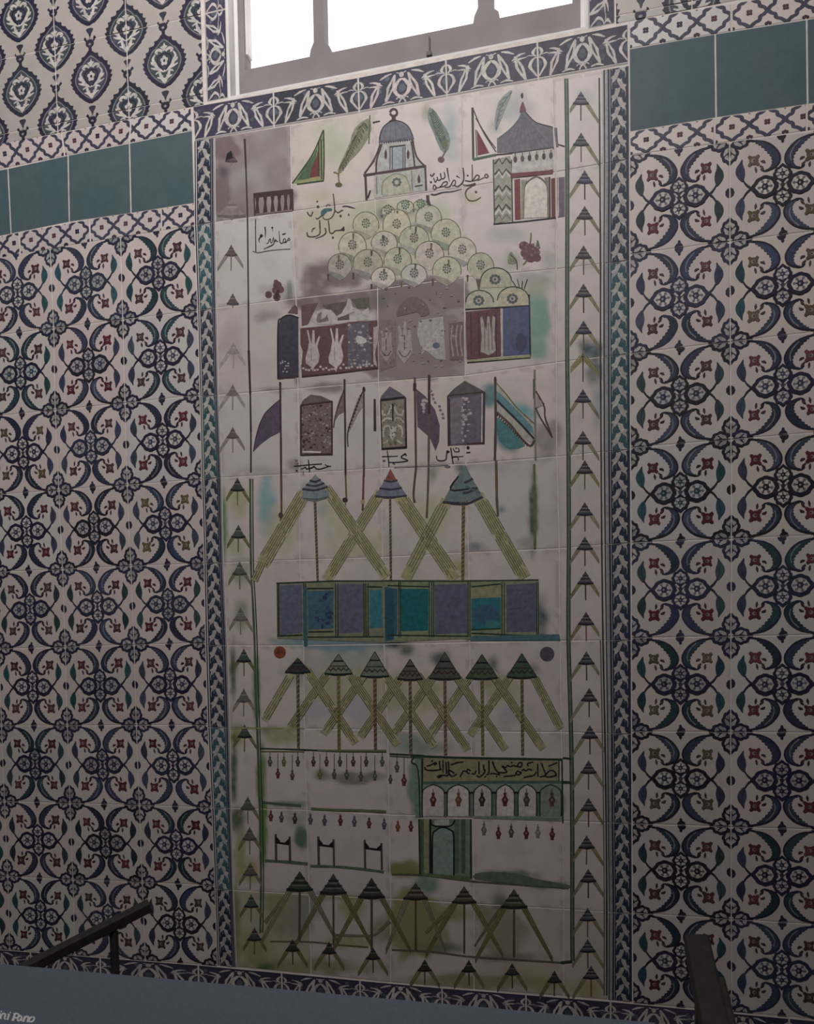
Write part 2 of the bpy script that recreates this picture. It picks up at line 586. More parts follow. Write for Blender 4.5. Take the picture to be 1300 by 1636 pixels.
def floral_paint(mp, clip, r):
    c = Canvas(mp, ZT - .0003, clip, r)
    dark = vary(r.choice([NAVY, NAVY, (.024, .025, .035), (.03, .025, .05), (.035, .04, .07)]), r, .12)
    leafc = r.choice([TEAL, TEAL, BLUE, (.06, .075, .11), (.045, .075, .08), (.03, .052, .055)])
    cres = r.choice([BLUE, (.035, .042, .07), (.04, .05, .085), (.03, .06, .07)])
    red = r.choice([(.115, .028, .034), (.11, .032, .038), (.095, .042, .042), (.12, .04, .055), (.085, .045, .045)]) if r.random() > .12 else (.13, .10, .06)
    inner = mixc(WHITE, leafc, r.choice([.08, .12, .3, .42]))
    eye = r.choice([leafc, dark, BLUE])
    jit = lambda s=.008: r.uniform(-s, s)
    # corner flowers
    for sx in (-.5, .5):
        for sy in (-.5, .5):
            for ang in (0, 90, 180, 270):
                a = math.radians(ang)
                d = .100 if ang % 180 == 0 else .122
                lobe(c, sx + math.cos(a) * d, sy + math.sin(a) * d, a, .098, .098, .090 if ang % 180 == 0 else .088, dark, mixc(inner, leafc, .25), dark, r, False, .07)
                c.line([(sx + math.cos(a) * .03, sy + math.sin(a) * .03), (sx + math.cos(a) * (d + .04), sy + math.sin(a) * (d + .04))], .024, eye, 0)
                for q_ in (-.35, .35):
                    c.line([(sx + math.cos(a) * (d - .02), sy + math.sin(a) * (d - .02)), (sx + math.cos(a + q_) * (d + .035), sy + math.sin(a + q_) * (d + .035))], .012, dark, 0)
            c.dot(sx, sy, .03, .03, inner, 8)
    # buds on the joints
    for bx, by in ((-.5, 0), (.5, 0), (0, -.5), (0, .5)):
        jx = jit(.012)
        c.dot(bx + (jx if by else 0), by + (jx if bx else 0), .046, .05, dark, 9)
        if by:
            c.line([(bx - .05, by + .0), (bx + .05, by - .004)], .012, inner, 0)
            c.dot(bx, by - math.copysign(.055, by), .016, .022, dark, 7)
        else:
            c.line([(bx, by - .05), (bx + .004, by + .05)], .012, inner, 0)
    for sx in (-1, 1):
        for sy in (-1, 1):
            jx, jy = jit(), jit()
            P = lambda L: [(sx * (x) + jx, sy * (y) + jy) for x, y in L]
            # saz leaf (crescent with a toothed inner edge)
            outer = [(.25, .468), (.17, .447), (.10, .405), (.045, .34), (.02, .275), (.038, .21), (.092, .170), (.155, .160)]
            innr = [(.115, .185), (.092, .225), (.099, .29), (.142, .352), (.20, .416), (.25, .453)]
            inn = smooth_pts(innr, 4)
            inn = [(x + (.012 if k % 2 else 0), y - (.006 if k % 2 else 0)) for k, (x, y) in enumerate(inn)]
            cc = vary(cres, r, .25)
            c.fill(P(smooth_pts(outer, 4) + inn), cc)
            c.line(P(outer), .018, dark)
            if r.random() < .7:
                c.line(P([(.16, .425), (.10, .365), (.07, .29), (.08, .235)]), .012, mixc(cc, WHITE, .28))
            c.line(P([(.25, .465), (.30, .476), (.34, .484)]), .018, dark)
            c.line(P([(.10, .172), (.14, .155), (.18, .158), (.205, .18)]), (.02, .014, .006), dark)
            # stem and pointed leaf from the centre flower
            lf = vary(leafc, r, .25)
            c.line(P([(.295, .0), (.335, .035), (.365, .08), (.385, .12)]), (.022, .016, .014), dark)
            lp = [(.372, .075), (.41, .105), (.44, .16), (.435, .215), (.405, .26), (.375, .30), (.372, .25), (.355, .20), (.352, .14)]
            c.fill(P(smooth_pts(lp, 3, True)), lf)
            c.line(P([(.372, .08), (.392, .15), (.395, .22), (.38, .29)]), .009, mixc(lf, dark, .6))
            # red carnation
            fx, fy = .268, .272
            s = .055 + jit(.005)
            rc = vary(red, r, .2)
            q = []
            for k in range(4):
                a = math.pi / 4 + k * math.pi / 2
                q += [(fx + s * 1.32 * math.cos(a - .16), fy + s * 1.32 * math.sin(a - .16)), (fx + s * 1.32 * math.cos(a + .16), fy + s * 1.32 * math.sin(a + .16)),
                      (fx + s * .78 * math.cos(a + .55), fy + s * .78 * math.sin(a + .55)), (fx + s * .86 * math.cos(a + .8), fy + s * .86 * math.sin(a + .8)), (fx + s * .74 * math.cos(a + 1.05), fy + s * .74 * math.sin(a + 1.05))]
            c.fill(P(q), rc)
            c.dot(sx * (fx + .004) + jx, sy * fy + jy, .022, .02, mixc(rc, WHITE, .3), 7)
            c.dot(sx * (fx - .004) + jx, sy * fy + jy, .01, .01, dark, 6)
            for ax, ay in ((-.092, -.02), (-.08, -.08), (-.02, -.094)):
                c.line(P([(fx + ax * .7, fy + ay * .7), (fx + ax, fy + ay), (fx + ax * 1.2, fy + ay * 1.15 - .012)]), (.008, .026, .006), mixc(rc, dark, .5))
    # centre flower
    for ang in (90, 270):
        a = math.radians(ang)
        lobe(c, math.cos(a) * .112, math.sin(a) * .112 + jit(.004), a, .08, .082, .088, dark, inner, eye, r, True, .075)
    for ang in (0, 180):
        a = math.radians(ang)
        lobe(c, math.cos(a) * .165, jit(.006), a, .125, .115, .112, dark, inner, eye, r, True, .035)
    for dx, dy in ((.05, .05), (-.05, .05)):
        c.line([(-dx, -dy), (dx, dy)], .018, inner, 0)
    c.dot(0, 0, .022, .026, mixc(eye, red, .2), 7)
    return c


def ground_of(r):
    g = mixc(G0, r.choice([(.55, .53, .52), (.63, .55, .50), (.56, .56, .53), (.60, .52, .49)]), r.random() * .8)
    return vary(g, r, .05)


def floral_tile(parent, q, r, v0=0., v1=1., u0=0., u1=1.):
    f = bil(q)
    cv = floral_paint(lambda u, v: f(u + .5, v + .5), (max(-.494, u0 - .494), max(-.494, v0 - .494), min(.494, u1 - .506), min(.494, v1 - .506)), r)
    g = ground_of(r)
    s = r.random() * 50

    def colf(u, v):
        n = noise.noise(Vector((u * 2.2 + s, v * 2.2, s)))
        return mixc(g, (.5, .49, .50), max(0, n) * .35)
    return tile_obj('floral_tile', parent, q, colf, cv, 5, 5, 0.0011, u0=u0, v0=v0, u1=u1, v1=v1)


LA = [(80.5, 397), (86.3, 524.4), (88.6, 655), (94.4, 783), (100.3, 909), (104.6, 1033.6), (107.9, 1159), (112.2, 1283), (117, 1405), (120, 1526)]
LB = [(193, 378), (196.5, 510.4), (200, 643.7), (203.5, 774.4), (209.4, 904), (214.5, 1029.7), (218, 1158), (222.9, 1286), (227.6, 1409), (232.6, 1534.5)]
LC = [(311, 360), (316, 496.5), (319.5, 631), (322.4, 765.6), (326.2, 900), (328.5, 1027), (332, 1158), (338.5, 1290), (343.4, 1414.6), (347.5, 1543)]
RD = [(1005.5, 248), (1006, 406), (1006, 565), (1006.8, 715.5), (1008, 867), (1008.3, 1019), (1008.7, 1168.5), (1009.5, 1315.5), (1010, 1458), (1010.5, 1602)]
RE = [(1165, 227), (1165.5, 386), (1166, 546), (1167.2, 702), (1167.8, 860.4), (1167, 1016.3), (1166.6, 1169.4), (1167.2, 1320.6), (1167.5, 1468), (1168, 1616)]
LA, LB, LC, RD, RE = [pl(x) for x in (LA, LB, LC, RD, RE)]
LZ = [(a[0] - .249, LA[i][1] * .7 + (2 * a[1] - LB[i][1]) * .3) for i, a in enumerate(LA)]
LY = [(a[0] - .25, a[1]) for a in LZ]
LX = [(a[0] - .25, a[1]) for a in LY]
RF = [(a[0] + .2495, 2 * a[1] - RD[i][1]) for i, a in enumerate(RE)]
RG = [(a[0] + .25, a[1]) for a in RF]


def floral_field(name, cols, loc, seed, **kw):
    root = empty(name, loc, **kw)
    r = random.Random(seed)
    for a, c in zip(cols[:-1], cols[1:]):
        for i in range(len(a) - 1):
            floral_tile(root, [a[i], c[i], c[i + 1], a[i + 1]], r)
    return root


floral_field('floral_tile_panel', [LX, LY, LZ, LA, LB, LC], world(LA[-1][0], LA[-1][1], 0), 21,
             label='blue and white quatrefoil tiling on the wall left of the pictorial panel', cat='tile panel')
floral_field('floral_tile_panel', [RD, RE, RF, RG], world(RE[-1][0], RE[-1][1], 0), 22,
             label='blue and white quatrefoil tiling on the wall right of the pictorial panel', cat='tile panel')

# ------------------------------------------------------------------ turquoise bands


def quads_row(top, bot):
    t, b_ = pl(top), pl(bot)
    return [[t[i], t[i + 1], b_[i + 1], b_[i]] for i in range(len(t) - 1)]


def turq_band(tops, bots, label, seed):
    qs = quads_row(tops, bots)
    root = empty('turquoise_tile_band', world(*qs[0][3], 0), label=label, cat='tile band')
    r = random.Random(seed)
    for q in qs:
        base = vary((.068, .118, .132), r, .05)
        s = r.random() * 40
        tile_obj('turquoise_tile', root, q, lambda u, v: mixc(base, (.10, .135, .15), .5 + .5 * noise.noise(Vector((u * 2 + s, v * 2, s)))), None, 8, 8, .0013, TURQ_MAT)


turq_band([(-78, 286), (13, 269), (109, 248), (207, 228.5), (307.5, 208)], [(-70, 391), (18, 374), (111, 355), (209.5, 341), (311, 325)],
          'row of plain turquoise tiles left of the pictorial panel', 5)
turq_band([(1004.5, 78), (1142, 54), (1288, 31), (1436, 6)], [(1005.5, 211), (1143.5, 188.5), (1289.5, 167), (1440, 145)],
          'row of plain turquoise tiles right of the pictorial panel', 6)

# ------------------------------------------------------------------ lattice strips


def lattice(tops, bots, n_per, label, seed):
    qs = quads_row(tops, bots)
    root = empty('lattice_border_strip', world(*qs[0][3], 0), label=label, cat='tile border', group=None)
    r = random.Random(seed)
    for q in qs:
        f = bil(q)
        L = math.dist(q[0], q[1])
        n = L / .0833
        cv = Canvas(lambda u, v: f(u / n, v), ZT - .0003, (.012 * n, .02, .988 * n, .98), r)
        lc = vary(mixc(NAVY, SLATE, .28), r, .12)
        ph = r.uniform(0, 1) if n < 2.5 else 0
        for k in range(-1, int(n) + 2):
            x = k + ph
            yc, hh = .44, .52
            for sx in (-1, 1):
                for sy in (-1, 1):
                    P = lambda L: [(x + .5 + sx * a, yc + sy * c) for a, c in L]
                    cv.line(P([(.5, 0), (.40, .13), (.30, .19), (.27, .33), (.15, .39), (0, hh + .02)]), .115, lc, 3, k=.12)
            rc = r.choice([(.10, .04, .05), NAVY, (.09, .045, .06)])
            for a in range(4):
                t = a * math.pi / 2 + .78
                cv.dot(x + .5 + .055 * math.cos(t), yc + .07 * math.sin(t), .05, .055, rc, 7)
            for yy in (-.04, .93):
                for dx in (-.05, .05, 0):
                    cv.dot(x + dx, yy - (.03 if dx == 0 else 0) * (1 if yy > .5 else -1), .05, .055, mixc(rc, NAVY, .4), 7)
        g = ground_of(r)
        tile_obj('border_tile', root, q, flat(g), cv, 3, 2, .0009)


lattice([(-60, 243), (-12, 231.5), (99, 212.5), (210, 190), (306, 172)], [(-52, 282), (-7, 272), (104, 249), (207, 228.5), (307.5, 208)], 3,
        'blue lattice border strip on the left wall above the turquoise row', 31)
lattice([(-66, 391), (31, 371.5), (143, 350.5), (258, 333), (311, 325.3)], [(-58, 425), (33, 406), (145, 386.5), (259, 368.5), (311, 360)], 3,
        'blue lattice border strip on the left wall between turquoise row and quatrefoil tiling', 32)
lattice([(1004.5, 34), (1168, 6), (1330, -20)], [(1004.5, 78), (1168, 50), (1336, 23)], 3,
        'blue lattice border strip on the right wall above the turquoise row', 33)
lattice([(1005.5, 211), (1141, 189), (1288, 167), (1440, 145)], [(1005.5, 248), (1141, 230), (1288, 209), (1440, 188)], 3,
        'blue lattice border strip on the right wall between turquoise row and quatrefoil tiling', 34)

# ------------------------------------------------------------------ medallion fields


def medallion(c, cx, cy, r):
    dark = vary(r.choice([NAVY, (.032, .035, .05), (.034, .03, .055)]), r, .1)
    mid = vary(r.choice([(.065, .078, .092), (.055, .075, .08), (.07, .075, .105)]), r, .12)
    pale = mixc(WHITE, mid, .12)

    def lens(k, tooth=0):
        P = []
        n = 34
        for side in (1, -1):
            for i in range(n):
                t = i / n
                s = -1 + 2 * t if side == 1 else 1 - 2 * t
                y = (-.36 if s < 0 else .335) * abs(s)
                wdt = .275 * max(0, 1 - abs(s) ** 1.75) ** .82
                if s < -.6:
                    wdt *= .86
                x = side * wdt * k + side * (tooth if i % 3 == 0 and .04 < t < .96 else 0)
                P.append((cx + x, cy + y * (k if k < 1 else 1) - (tooth * .6 if i % 3 == 0 and k == 1 else 0)))
        return P
    c.fill(lens(1, .022), dark)
    c.fill(lens(.86), mixc(dark, mid, .45))
    c.line(lens(.80), .011, mixc(mid, WHITE, .35), 0, closed=True)
    c.fill(lens(.76), mixc(mid, dark, .15))
    # arabesque
    for s in (-1, 1):
        P = lambda L: [(cx + s * a, cy + b_) for a, b_ in L]
        c.line(P([(.0, .11), (.08, .07), (.13, -.01), (.15, -.07), (.12, -.12)]), (.03, .042, .015), pale)
        c.line(P([(.06, .08), (.13, .06), (.18, .04)]), (.03, .03, .01), pale)
        c.line(P([(.10, .02), (.16, -.01), (.175, -.04)]), (.025, .03, .01), pale)
        c.line(P([(.02, -.14), (.07, -.17), (.11, -.145), (.085, -.12)]), (.03, .04, .02), pale)
        c.line(P([(.0, .2), (.05, .17), (.07, .11), (.12, .13)]), (.045, .035, .015), pale)
        c.line(P([(.01, .25), (.045, .2), (.1, .175)]), (.02, .028, .012), pale)
        c.line(P([(.0, -.115), (.075, -.085), (.09, -.02), (.05, .05), (.01, .1)]), .022, dark)
    c.dot(cx, cy - .02, .062, .075, dark, 12)
    for k in range(5):
        t = 2 * math.pi * k / 5 - 1.57
        c.dot(cx + .032 * math.cos(t), cy - .022 + .04 * math.sin(t), .023, .028, pale, 7)
    c.dot(cx, cy - .022, .014, .022, dark, 7)
    c.fill([(cx - .05, cy - .2), (cx - .01, cy - .215), (cx + .005, cy - .25), (cx + .02, cy - .215), (cx + .05, cy - .2), (cx + .02, cy - .165), (cx, cy - .14), (cx - .02, cy - .165)], pale)
    c.fill([(cx - .03, cy + .16), (cx + .03, cy + .16), (cx + .045, cy + .2), (cx, cy + .275), (cx - .045, cy + .2)], pale)
    c.dot(cx, cy + .175, .024, .024, mid, 8)
    # bud on top, drop below
    c.line([(cx, cy - .35), (cx - .003, cy - .41)], .04, dark, 0)
    c.dot(cx - .004, cy - .455, .058, .052, dark, 12)
    c.dot(cx - .004, cy - .44, .02, .016, mixc(mid, WHITE, .4), 7)
    for s in (-1, 1):
        c.line([(cx + s * .045, cy - .485), (cx + s * .075, cy - .52)], (.02, .02, .03), dark, 0)
    c.fill([(cx - .05, cy + .375), (cx, cy + .36), (cx + .05, cy + .375), (cx + .02, cy + .425), (cx, cy + .48), (cx - .02, cy + .425)], mixc(dark, mid, .4), 2)


def med_field(x_nodes, y_nodes, xr, yr, loc, seed, **kw):
    """x_nodes/y_nodes: joint positions in the wall plane; xr/yr: the field's edges"""
    root = empty('medallion_tile_panel', loc, **kw)
    r = random.Random(seed)
    for i in range(len(x_nodes) - 1):
        for j in range(len(y_nodes) - 1):
            x0, x1, y0, y1 = x_nodes[i], x_nodes[i + 1], y_nodes[j], y_nodes[j + 1]
            u0, u1 = max(0, (xr[0] - x0) / (x1 - x0)), min(1, (xr[1] - x0) / (x1 - x0))
            v0, v1 = max(0, (yr[0] - y0) / (y1 - y0)), min(1, (yr[1] - y0) / (y1 - y0))
            if u1 - u0 < .03 or v1 - v0 < .03:
                continue
            q = [(x0, y0), (x1, y0), (x1, y1), (x0, y1)]
            f = bil(q)
            cv = Canvas(f, ZT - .0003, (u0 + .006, v0 + .006, u1 - .006, v1 - .006), r)
            for (cx, cy) in ((0, 0), (1, 0), (0, 1), (1, 1), (.5, .5), (.5, -.5), (.5, 1.5)):
                medallion(cv, cx, cy + r.uniform(-.006, .006), r)
            g = vary((.44, .40, .37), r, .03)
            tile_obj('medallion_tile', root, q, flat(g), cv, 3, 3, .0011, u0=u0, v0=v0, u1=u1, v1=v1)
    return root


n0 = plane(88, 76)
n1 = plane(92.7, 197)
n2 = plane(202, 49.5)
dxm, dym = n2[0] - n0[0], n1[1] - n0[1]
xs = [n0[0] + dxm * k for k in range(-4, 4)]
ys = [n0[1] + dym * k for k in range(-4, 3)]
edge_r = plane(327, 90)[0]
med_field(xs, ys, (xs[0], edge_r), (YTOP, plane(200, 192)[1]), world(xs[3], plane(150, 200)[1], 0), 41,
          label='white tiling with dark blue pointed medallions on the wall left of the window', cat='tile panel')
xr0 = plane(983, 10)[0]
yb = plane(1080, 20)[1]
xs2 = [plane(982, 10)[0] - .06 + .25 * k for k in range(0, 5)]
ys2 = [yb - .02 - .25 * k for k in range(3, -2, -1)]
med_field(xs2, ys2, (xr0, xs2[-1]), (YTOP, yb), world(xr0, yb, 0), 42,
          label='white tiling with dark blue leafy medallions at the top edge right of the window', cat='tile panel')

# ------------------------------------------------------------------ floral (white leaves on blue) border tiles


def leafy_paint(mp, r, clip=(.012, .03, .988, .97), flipv=False):
    c = Canvas(mp, ZT - .0003, clip, r)
    bgc = vary(r.choice([(.052, .047, .08), (.056, .05, .084), (.045, .045, .07)]), r, .15)
    mid = vary((.085, .10, .13), r, .15)
    wh = vary(mixc(WHITE, mid, .16), r, .06)
    c.fill([(-.02, .055), (1.02, .055), (1.02, .935), (-.02, .935)], bgc, 0, .05)
    c.line([(-.02, .03), (1.02, .03)], .045, bgc, 0)
    c.line([(-.02, .975), (1.02, .975)], .03, mixc(bgc, mid, .5), 0)
    for k in range(10):
        c.dot(r.random(), r.uniform(.15, .85), .03, .07, mid, 7)

    def leaf(a, b_, wd=.062):
        ax, ay = a
        bx, by = b_
        mx, my = (ax + bx) / 2 + r.uniform(-.006, .006), (ay + by) / 2
        c.line([a, (mx, my), b_], (.02, wd * 1.2, .022), wh, 4)
        c.line([((ax * 3 + bx) / 4, (ay * 3 + by) / 4), (mx, my), ((ax + bx * 3) / 4, (ay + by * 3) / 4)], (.004, wd * .4, .004), bgc, 4)

    def half(sx, x0):
        P = lambda L: [(x0 + sx * a, b_) for a, b_ in L]
        c.line(P([(.0, .14), (.035, .2), (.05, .3), (.02, .38)]), (.02, .034, .02), wh)
        c.line(P([(.01, .4), (.06, .46), (.085, .62), (.05, .76), (.01, .9)]), (.03, .036, .016), wh)
        c.line(P([(.05, .36), (.09, .33), (.12, .35)]), (.012, .026, .01), wh)
        c.dot(x0 + sx * .02, .58, .03, .1, mid, 8)
    half(1, 0)
    half(-1, 1)
    for s, x0 in ((1, 0), (-1, 1)):
        X = lambda a: x0 + s * a
        leaf((X(.245), .28), (X(.135), .93), .07)
        leaf((X(.425), .14), (X(.31), .84), .075)
        c.line([(X(.13), .24), (X(.2), .27), (X(.275), .39)], (.016, .05, .016), wh)
        c.line([(X(.12), .36), (X(.19), .37), (X(.265), .43)], (.014, .046, .014), wh)
        c.line([(X(.25), .22), (X(.33), .13), (X(.39), .1)], (.018, .05, .016), wh)
        c.line([(X(.27), .91), (X(.34), .86), (X(.41), .9)], (.016, .055, .016), wh)
        c.line([(X(.43), .82), (X(.46), .77), (X(.48), .82)], .016, wh)
    ring = [(.5 + .085 * math.cos(t) * (1 - .35 * max(0, math.sin(t) * -1)), .52 + .235 * math.sin(t)) for t in [2 * math.pi * k / 14 for k in range(14)]]
    c.line(ring, .046, wh, 2, closed=True)
    c.dot(.5, .53, .038, .12, mid, 10)
    c.dot(.5, .17, .028, .075, wh, 8)
    c.line([(.5, .74), (.5, .84)], .03, wh, 0)
    for s in (-1, 1):
        c.line([(.5, .8), (.5 + s * .03, .88), (.5 + s * .035, .93)], .018, wh)
        c.line([(.5 + s * .02, .13), (.5 + s * .055, .1)], .02, wh, 0)
    return c


def leafy_tile(parent, q, r, rot=False, clip=(.01, .03, .99, .97)):
    """rot: the pattern runs down the tile instead of along it"""
    f = bil(q)
    mp = (lambda u, v: f(1 - v, u)) if rot else f
    cv = leafy_paint(mp, r, clip)
    tile_obj('border_tile', parent, q, flat(vary(WHITE, r, .05)), cv, 3, 3, .0009)


# strips beside the window
for (xa, xb, tag, lab, sd) in ((328, 366, 0, 'narrow upright border strip of white leaves on blue, left of the window', 51),
                               (938, 982, 1, 'narrow upright border strip of white leaves on blue, right of the window', 52)):
    yb_px = 160 if tag == 0 else 42
    X0, X1 = plane(xa, yb_px / 2)[0], plane(xb, yb_px / 2)[0]
    if tag == 0:
        X1 = wl - .001
    else:
        X0 = wr + .001
    Yb = plane((xa + xb) / 2, yb_px)[1]
    root = empty('leafy_border_strip', world((X0 + X1) / 2, Yb, 0), label=lab, cat='tile border')
    r = random.Random(sd)
    y = Yb
    while y > YTOP + .05:
        y0 = max(YTOP, y - .25)
        f = [(X0, y0), (X1, y0), (X1, y), (X0, y)]
        leafy_tile(root, f, r, True)
        y = y0

# bottom band along the foot of the tiling
root = empty('leafy_border_band', wpt(640, 1600), label='horizontal border band of white leaves on blue along the foot of the tiling', cat='tile border')
r = random.Random(61)
bx = [(-190, 1503), (-60, 1512), (49, 1520), (160, 1529), (317, 1541), (450, 1553.5), (575, 1565.5), (706, 1577.5), (840, 1588), (975, 1599), (1115, 1612.5), (1260, 1626), (1410, 1640)]
bt = pl(bx)
for a, c in zip(bt[:-1], bt[1:]):
    leafy_tile(root, [a, c, (c[0], c[1] + .085), (a[0], a[1] + .085)], r)

# ------------------------------------------------------------------ pictorial panel
NODES = [[(343, 220), (464, 200), (597, 177), (738.5, 151), (885, 124.5), (963, 112)],
         [(344, 355), (466, 338), (599, 320), (738.5, 300), (887.5, 275), (964, 261.5)],
         [(346, 492), (473, 477), (603, 462), (741.5, 443), (888, 430), (963, 421)],
         [(349, 631), (476, 621), (604.5, 610), (743, 600), (888, 579), (963, 570)],
         [(354, 763), (478, 756), (609, 748), (744, 741), (889, 729.5), (963.5, 722)],
         [(357, 899), (479, 894), (611, 890), (748, 882.5), (893, 876), (965, 870)],
         [(363, 1031), (485, 1031), (613.5, 1029), (750, 1026), (894, 1023.5), (967, 1023)],
         [(367, 1162.5), (486, 1164), (619, 1166), (752, 1168.5), (896, 1169.5), (969, 1171.5)],
         [(369, 1291), (490, 1294), (621.5, 1301), (755, 1305), (899, 1311.5), (970, 1314)],
         [(373, 1422), (494, 1429), (623.5, 1436), (757, 1443.5), (900, 1452), (972, 1457)],
         [(378, 1545), (497, 1556), (624, 1569), (757, 1580), (900, 1591), (971, 1597)]]
PN = [pl(row) for row in NODES]
panel = empty('pictorial_tile_panel', wpt(665, 1570), label='tall pictorial tile panel painted with tents, flags, domed shrine and arcades under the window', cat='tile panel')

CR = dict(A=(310, 180, 4.194), B=(580, 120, 3.25), C=(330, 460, 3.939), D=(580, 440, 3.25), E=(330, 740, 3.939), F=(600, 720, 3.171),
          G=(340, 1020, 3.824), H=(620, 1020, 3.333), I=(340, 1280, 3.824), J=(620, 1280, 3.333), K=(540, 300, 6.5),
          W1=(400, 340, 16.25), W2=(480, 300, 13.0), W3=(680, 255, 11.82), W4=(455, 720, 14.44), W5=(600, 710, 8.125), W6=(650, 1200, 5.2))


def cp(k, x, y):
    ox, oy, s = CR[k]
    return ox + x / s, oy + y / s


# soft pigment washes bleeding in the glaze: crop key, x, y, rx, ry, colour, strength, hardness (1 soft .. 6 hard), lean
WASH = []


def wash(k, x, y, rx, ry, col, st=.6, hard=1.2, lean=0.0):
    ox, oy, s = CR[k] if k else (0, 0, 1)
    WASH.append((ox + x / s, oy + y / s, 1.22 * rx / s, 1.22 * ry / s, col, st, hard * 1.15, lean))


LGREY = (.40, .37, .38)
GG = (.27, .33, .24)
YG = (.40, .39, .22)
TG = (.20, .33, .33)
# top row
wash('A', 210, 240, 110, 90, MAUVE, .75, 2)
wash('A', 190, 400, 60, 70, PURPLE, .6, 1)
wash('A', 185, 560, 70, 130, MAUVE, .75, 2)
wash('A', 300, 660, 110, 60, MAUVE, .6, 1)
wash('A', 930, 200, 130, 220, (.42, .45, .33), .55, 1, .3)
wash('A', 1130, 120, 60, 110, GG, .5, 1)
wash('A', 660, 560, 40, 50, MAUVE, .6, 1)
wash('A', 850, 560, 130, 40, YG, .35, 1)
wash('A', 880, 740, 240, 150, (.47, .45, .31), .6, 1)
wash('A', 860, 1090, 160, 130, MAUVE, .75, 1.6, -.5)
wash('A', 1010, 1140, 120, 60, MAROON, .5, 1.2)
wash('A', 560, 1190, 120, 60, MAUVE, .45, 1)
wash('A', 640, 1190, 25, 90, GREEN, .5, 1)
wash('B', 450, 310, 60, 200, (.26, .36, .36), .55, 1)
wash('B', 330, 190, 30, 60, OLIVE, .4, 1)
wash('B', 760, 170, 80, 110, (.30, .34, .33), .55, 1, -.4)
wash('B', 840, 200, 70, 120, (.30, .28, .34), .5, 1)
wash('B', 680, 270, 40, 60, GG, .5, 1)
wash('B', 740, 830, 120, 60, (.34, .36, .34), .55, 1)
wash('B', 780, 960, 60, 60, GG, .55, 1)
wash('B', 960, 960, 60, 60, (.36, .34, .30), .5, 1)
wash('B', 1150, 120, 60, 60, (.32, .38, .34), .4, 1)
wash('B', 880, 1060, 120, 40, (.34, .33, .30), .6, 1.5)
wash('B', 400, 700, 60, 60, (.42, .45, .36), .5, 1)
wash('B', 560, 640, 70, 40, YG, .5, 1)
wash('B', 80, 700, 60, 60, TEAL, .45, 1)
# hill ground tones
wash('K', 620, 560, 560, 420, (.46, .45, .31), .65, 3)
wash('K', 480, 620, 100, 110, TEAL, .4, 1)
wash('K', 120, 930, 220, 100, MAUVE, .7, 1.5)
wash('K', 700, 240, 120, 80, MAUVE, .6, 1)
wash('K', 860, 400, 110, 60, SLATE, .6, 1)
wash('K', 700, 640, 120, 60, SLATE, .6, 1)
wash('K', 920, 790, 110, 60, SLATE, .6, 1)
wash('K', 580, 860, 110, 50, SLATE, .6, 1)
wash('K', 1060, 600, 90, 60, TEAL, .5, 1)
wash('K', 450, 280, 60, 90, TEAL, .5, 1)
# damaged mauve band
wash('C', 840, 90, 330, 70, MAUVE, .75, 2)
wash('D', 280, 110, 260, 90, MAUVE, .92, 5)
wash('D', 290, 330, 245, 160, (.235, .18, .185), .92, 6)
wash('D', 250, 500, 230, 40, (.26, .21, .21), .9, 5)
wash('D', 100, 130, 50, 40, GREEN, .35, 1)
wash('D', 890, 250, 80, 190, (.20, .33, .25), .75, 2)
wash('D', 900, 60, 90, 60, (.34, .37, .27), .6, 1)
wash('D', 690, 90, 160, 70, (.45, .45, .32), .6, 1.5)
wash('C', 380, 180, 90, 60, MAUVE, .45, 1, -.8)
wash('C', 165, 330, 90, 160, (.44, .38, .38), .6, 1.4)
wash('C', 180, 560, 110, 100, (.52, .45, .44), .7, 1.4)
wash('C', 330, 900, 200, 300, (.57, .52, .50), .6, 1.5)
wash('C', 760, 630, 130, 40, MAUVE, .55, 1.5)
wash('C', 570, 590, 18, 40, MAUVE, .6, 1.3)
wash('C', 420, 640, 140, 14, MAUVE, .5, 1)
wash('C', 300, 1150, 200, 40, (.42, .37, .37), .5, 1)
wash('C', 560, 1120, 60, 50, MAUVE, .5, 1)
# flags
wash('D', 660, 620, 45, 80, TURQ, .7, 1.2)
wash('D', 760, 840, 80, 80, TURQ, .8, 1.3)
wash('D', 800, 700, 110, 60, (.14, .34, .36), .7, 1.2, .6)
wash('D', 960, 850, 80, 110, (.32, .28, .27), .75, 1.5)
wash('D', 1190, 390, 90, 60, TEAL, .7, 1.3)
wash('D', 1210, 500, 60, 80, TEAL, .55, 1.2)
wash('D', 1220, 660, 40, 160, (.28, .34, .36), .6, 1)
wash('D', 650, 990, 130, 40, LGREY, .5, 1)
wash('D', 510, 1000, 40, 40, TEAL, .6, 1)
# big tents
wash('E', 380, 270, 70, 220, (.16, .36, .40), .62, 1.1)
wash('E', 470, 420, 120, 180, (.42, .41, .25), .5, 1.2)
wash('E', 200, 240, 90, 120, YG, .65, 1.1)
wash('E', 190, 520, 80, 90, YG, .5, 1.1)
wash('E', 215, 690, 70, 110, (.20, .30, .20), .6, 1)
wash('E', 215, 960, 60, 120, (.22, .29, .17), .6, 1)
wash('E', 110, 380, 26, 260, (.15, .24, .14), .8, 1.3)
wash('E', 680, 180, 110, 70, (.25, .33, .33), .7, 1.2)
wash('E', 740, 290, 60, 60, (.25, .38, .42), .6, 1.1)
wash('E', 800, 330, 90, 200, (.47, .45, .28), .5, 1, .5)
wash('E', 960, 500, 220, 120, (.42, .40, .20), .5, 1)
wash('E', 1150, 480, 40, 200, (.40, .43, .40), .55, 1)
wash('F', 300, 330, 120, 140, (.45, .43, .27), .55, 1)
wash('F', 420, 600, 60, 60, (.37, .34, .13), .6, 1)
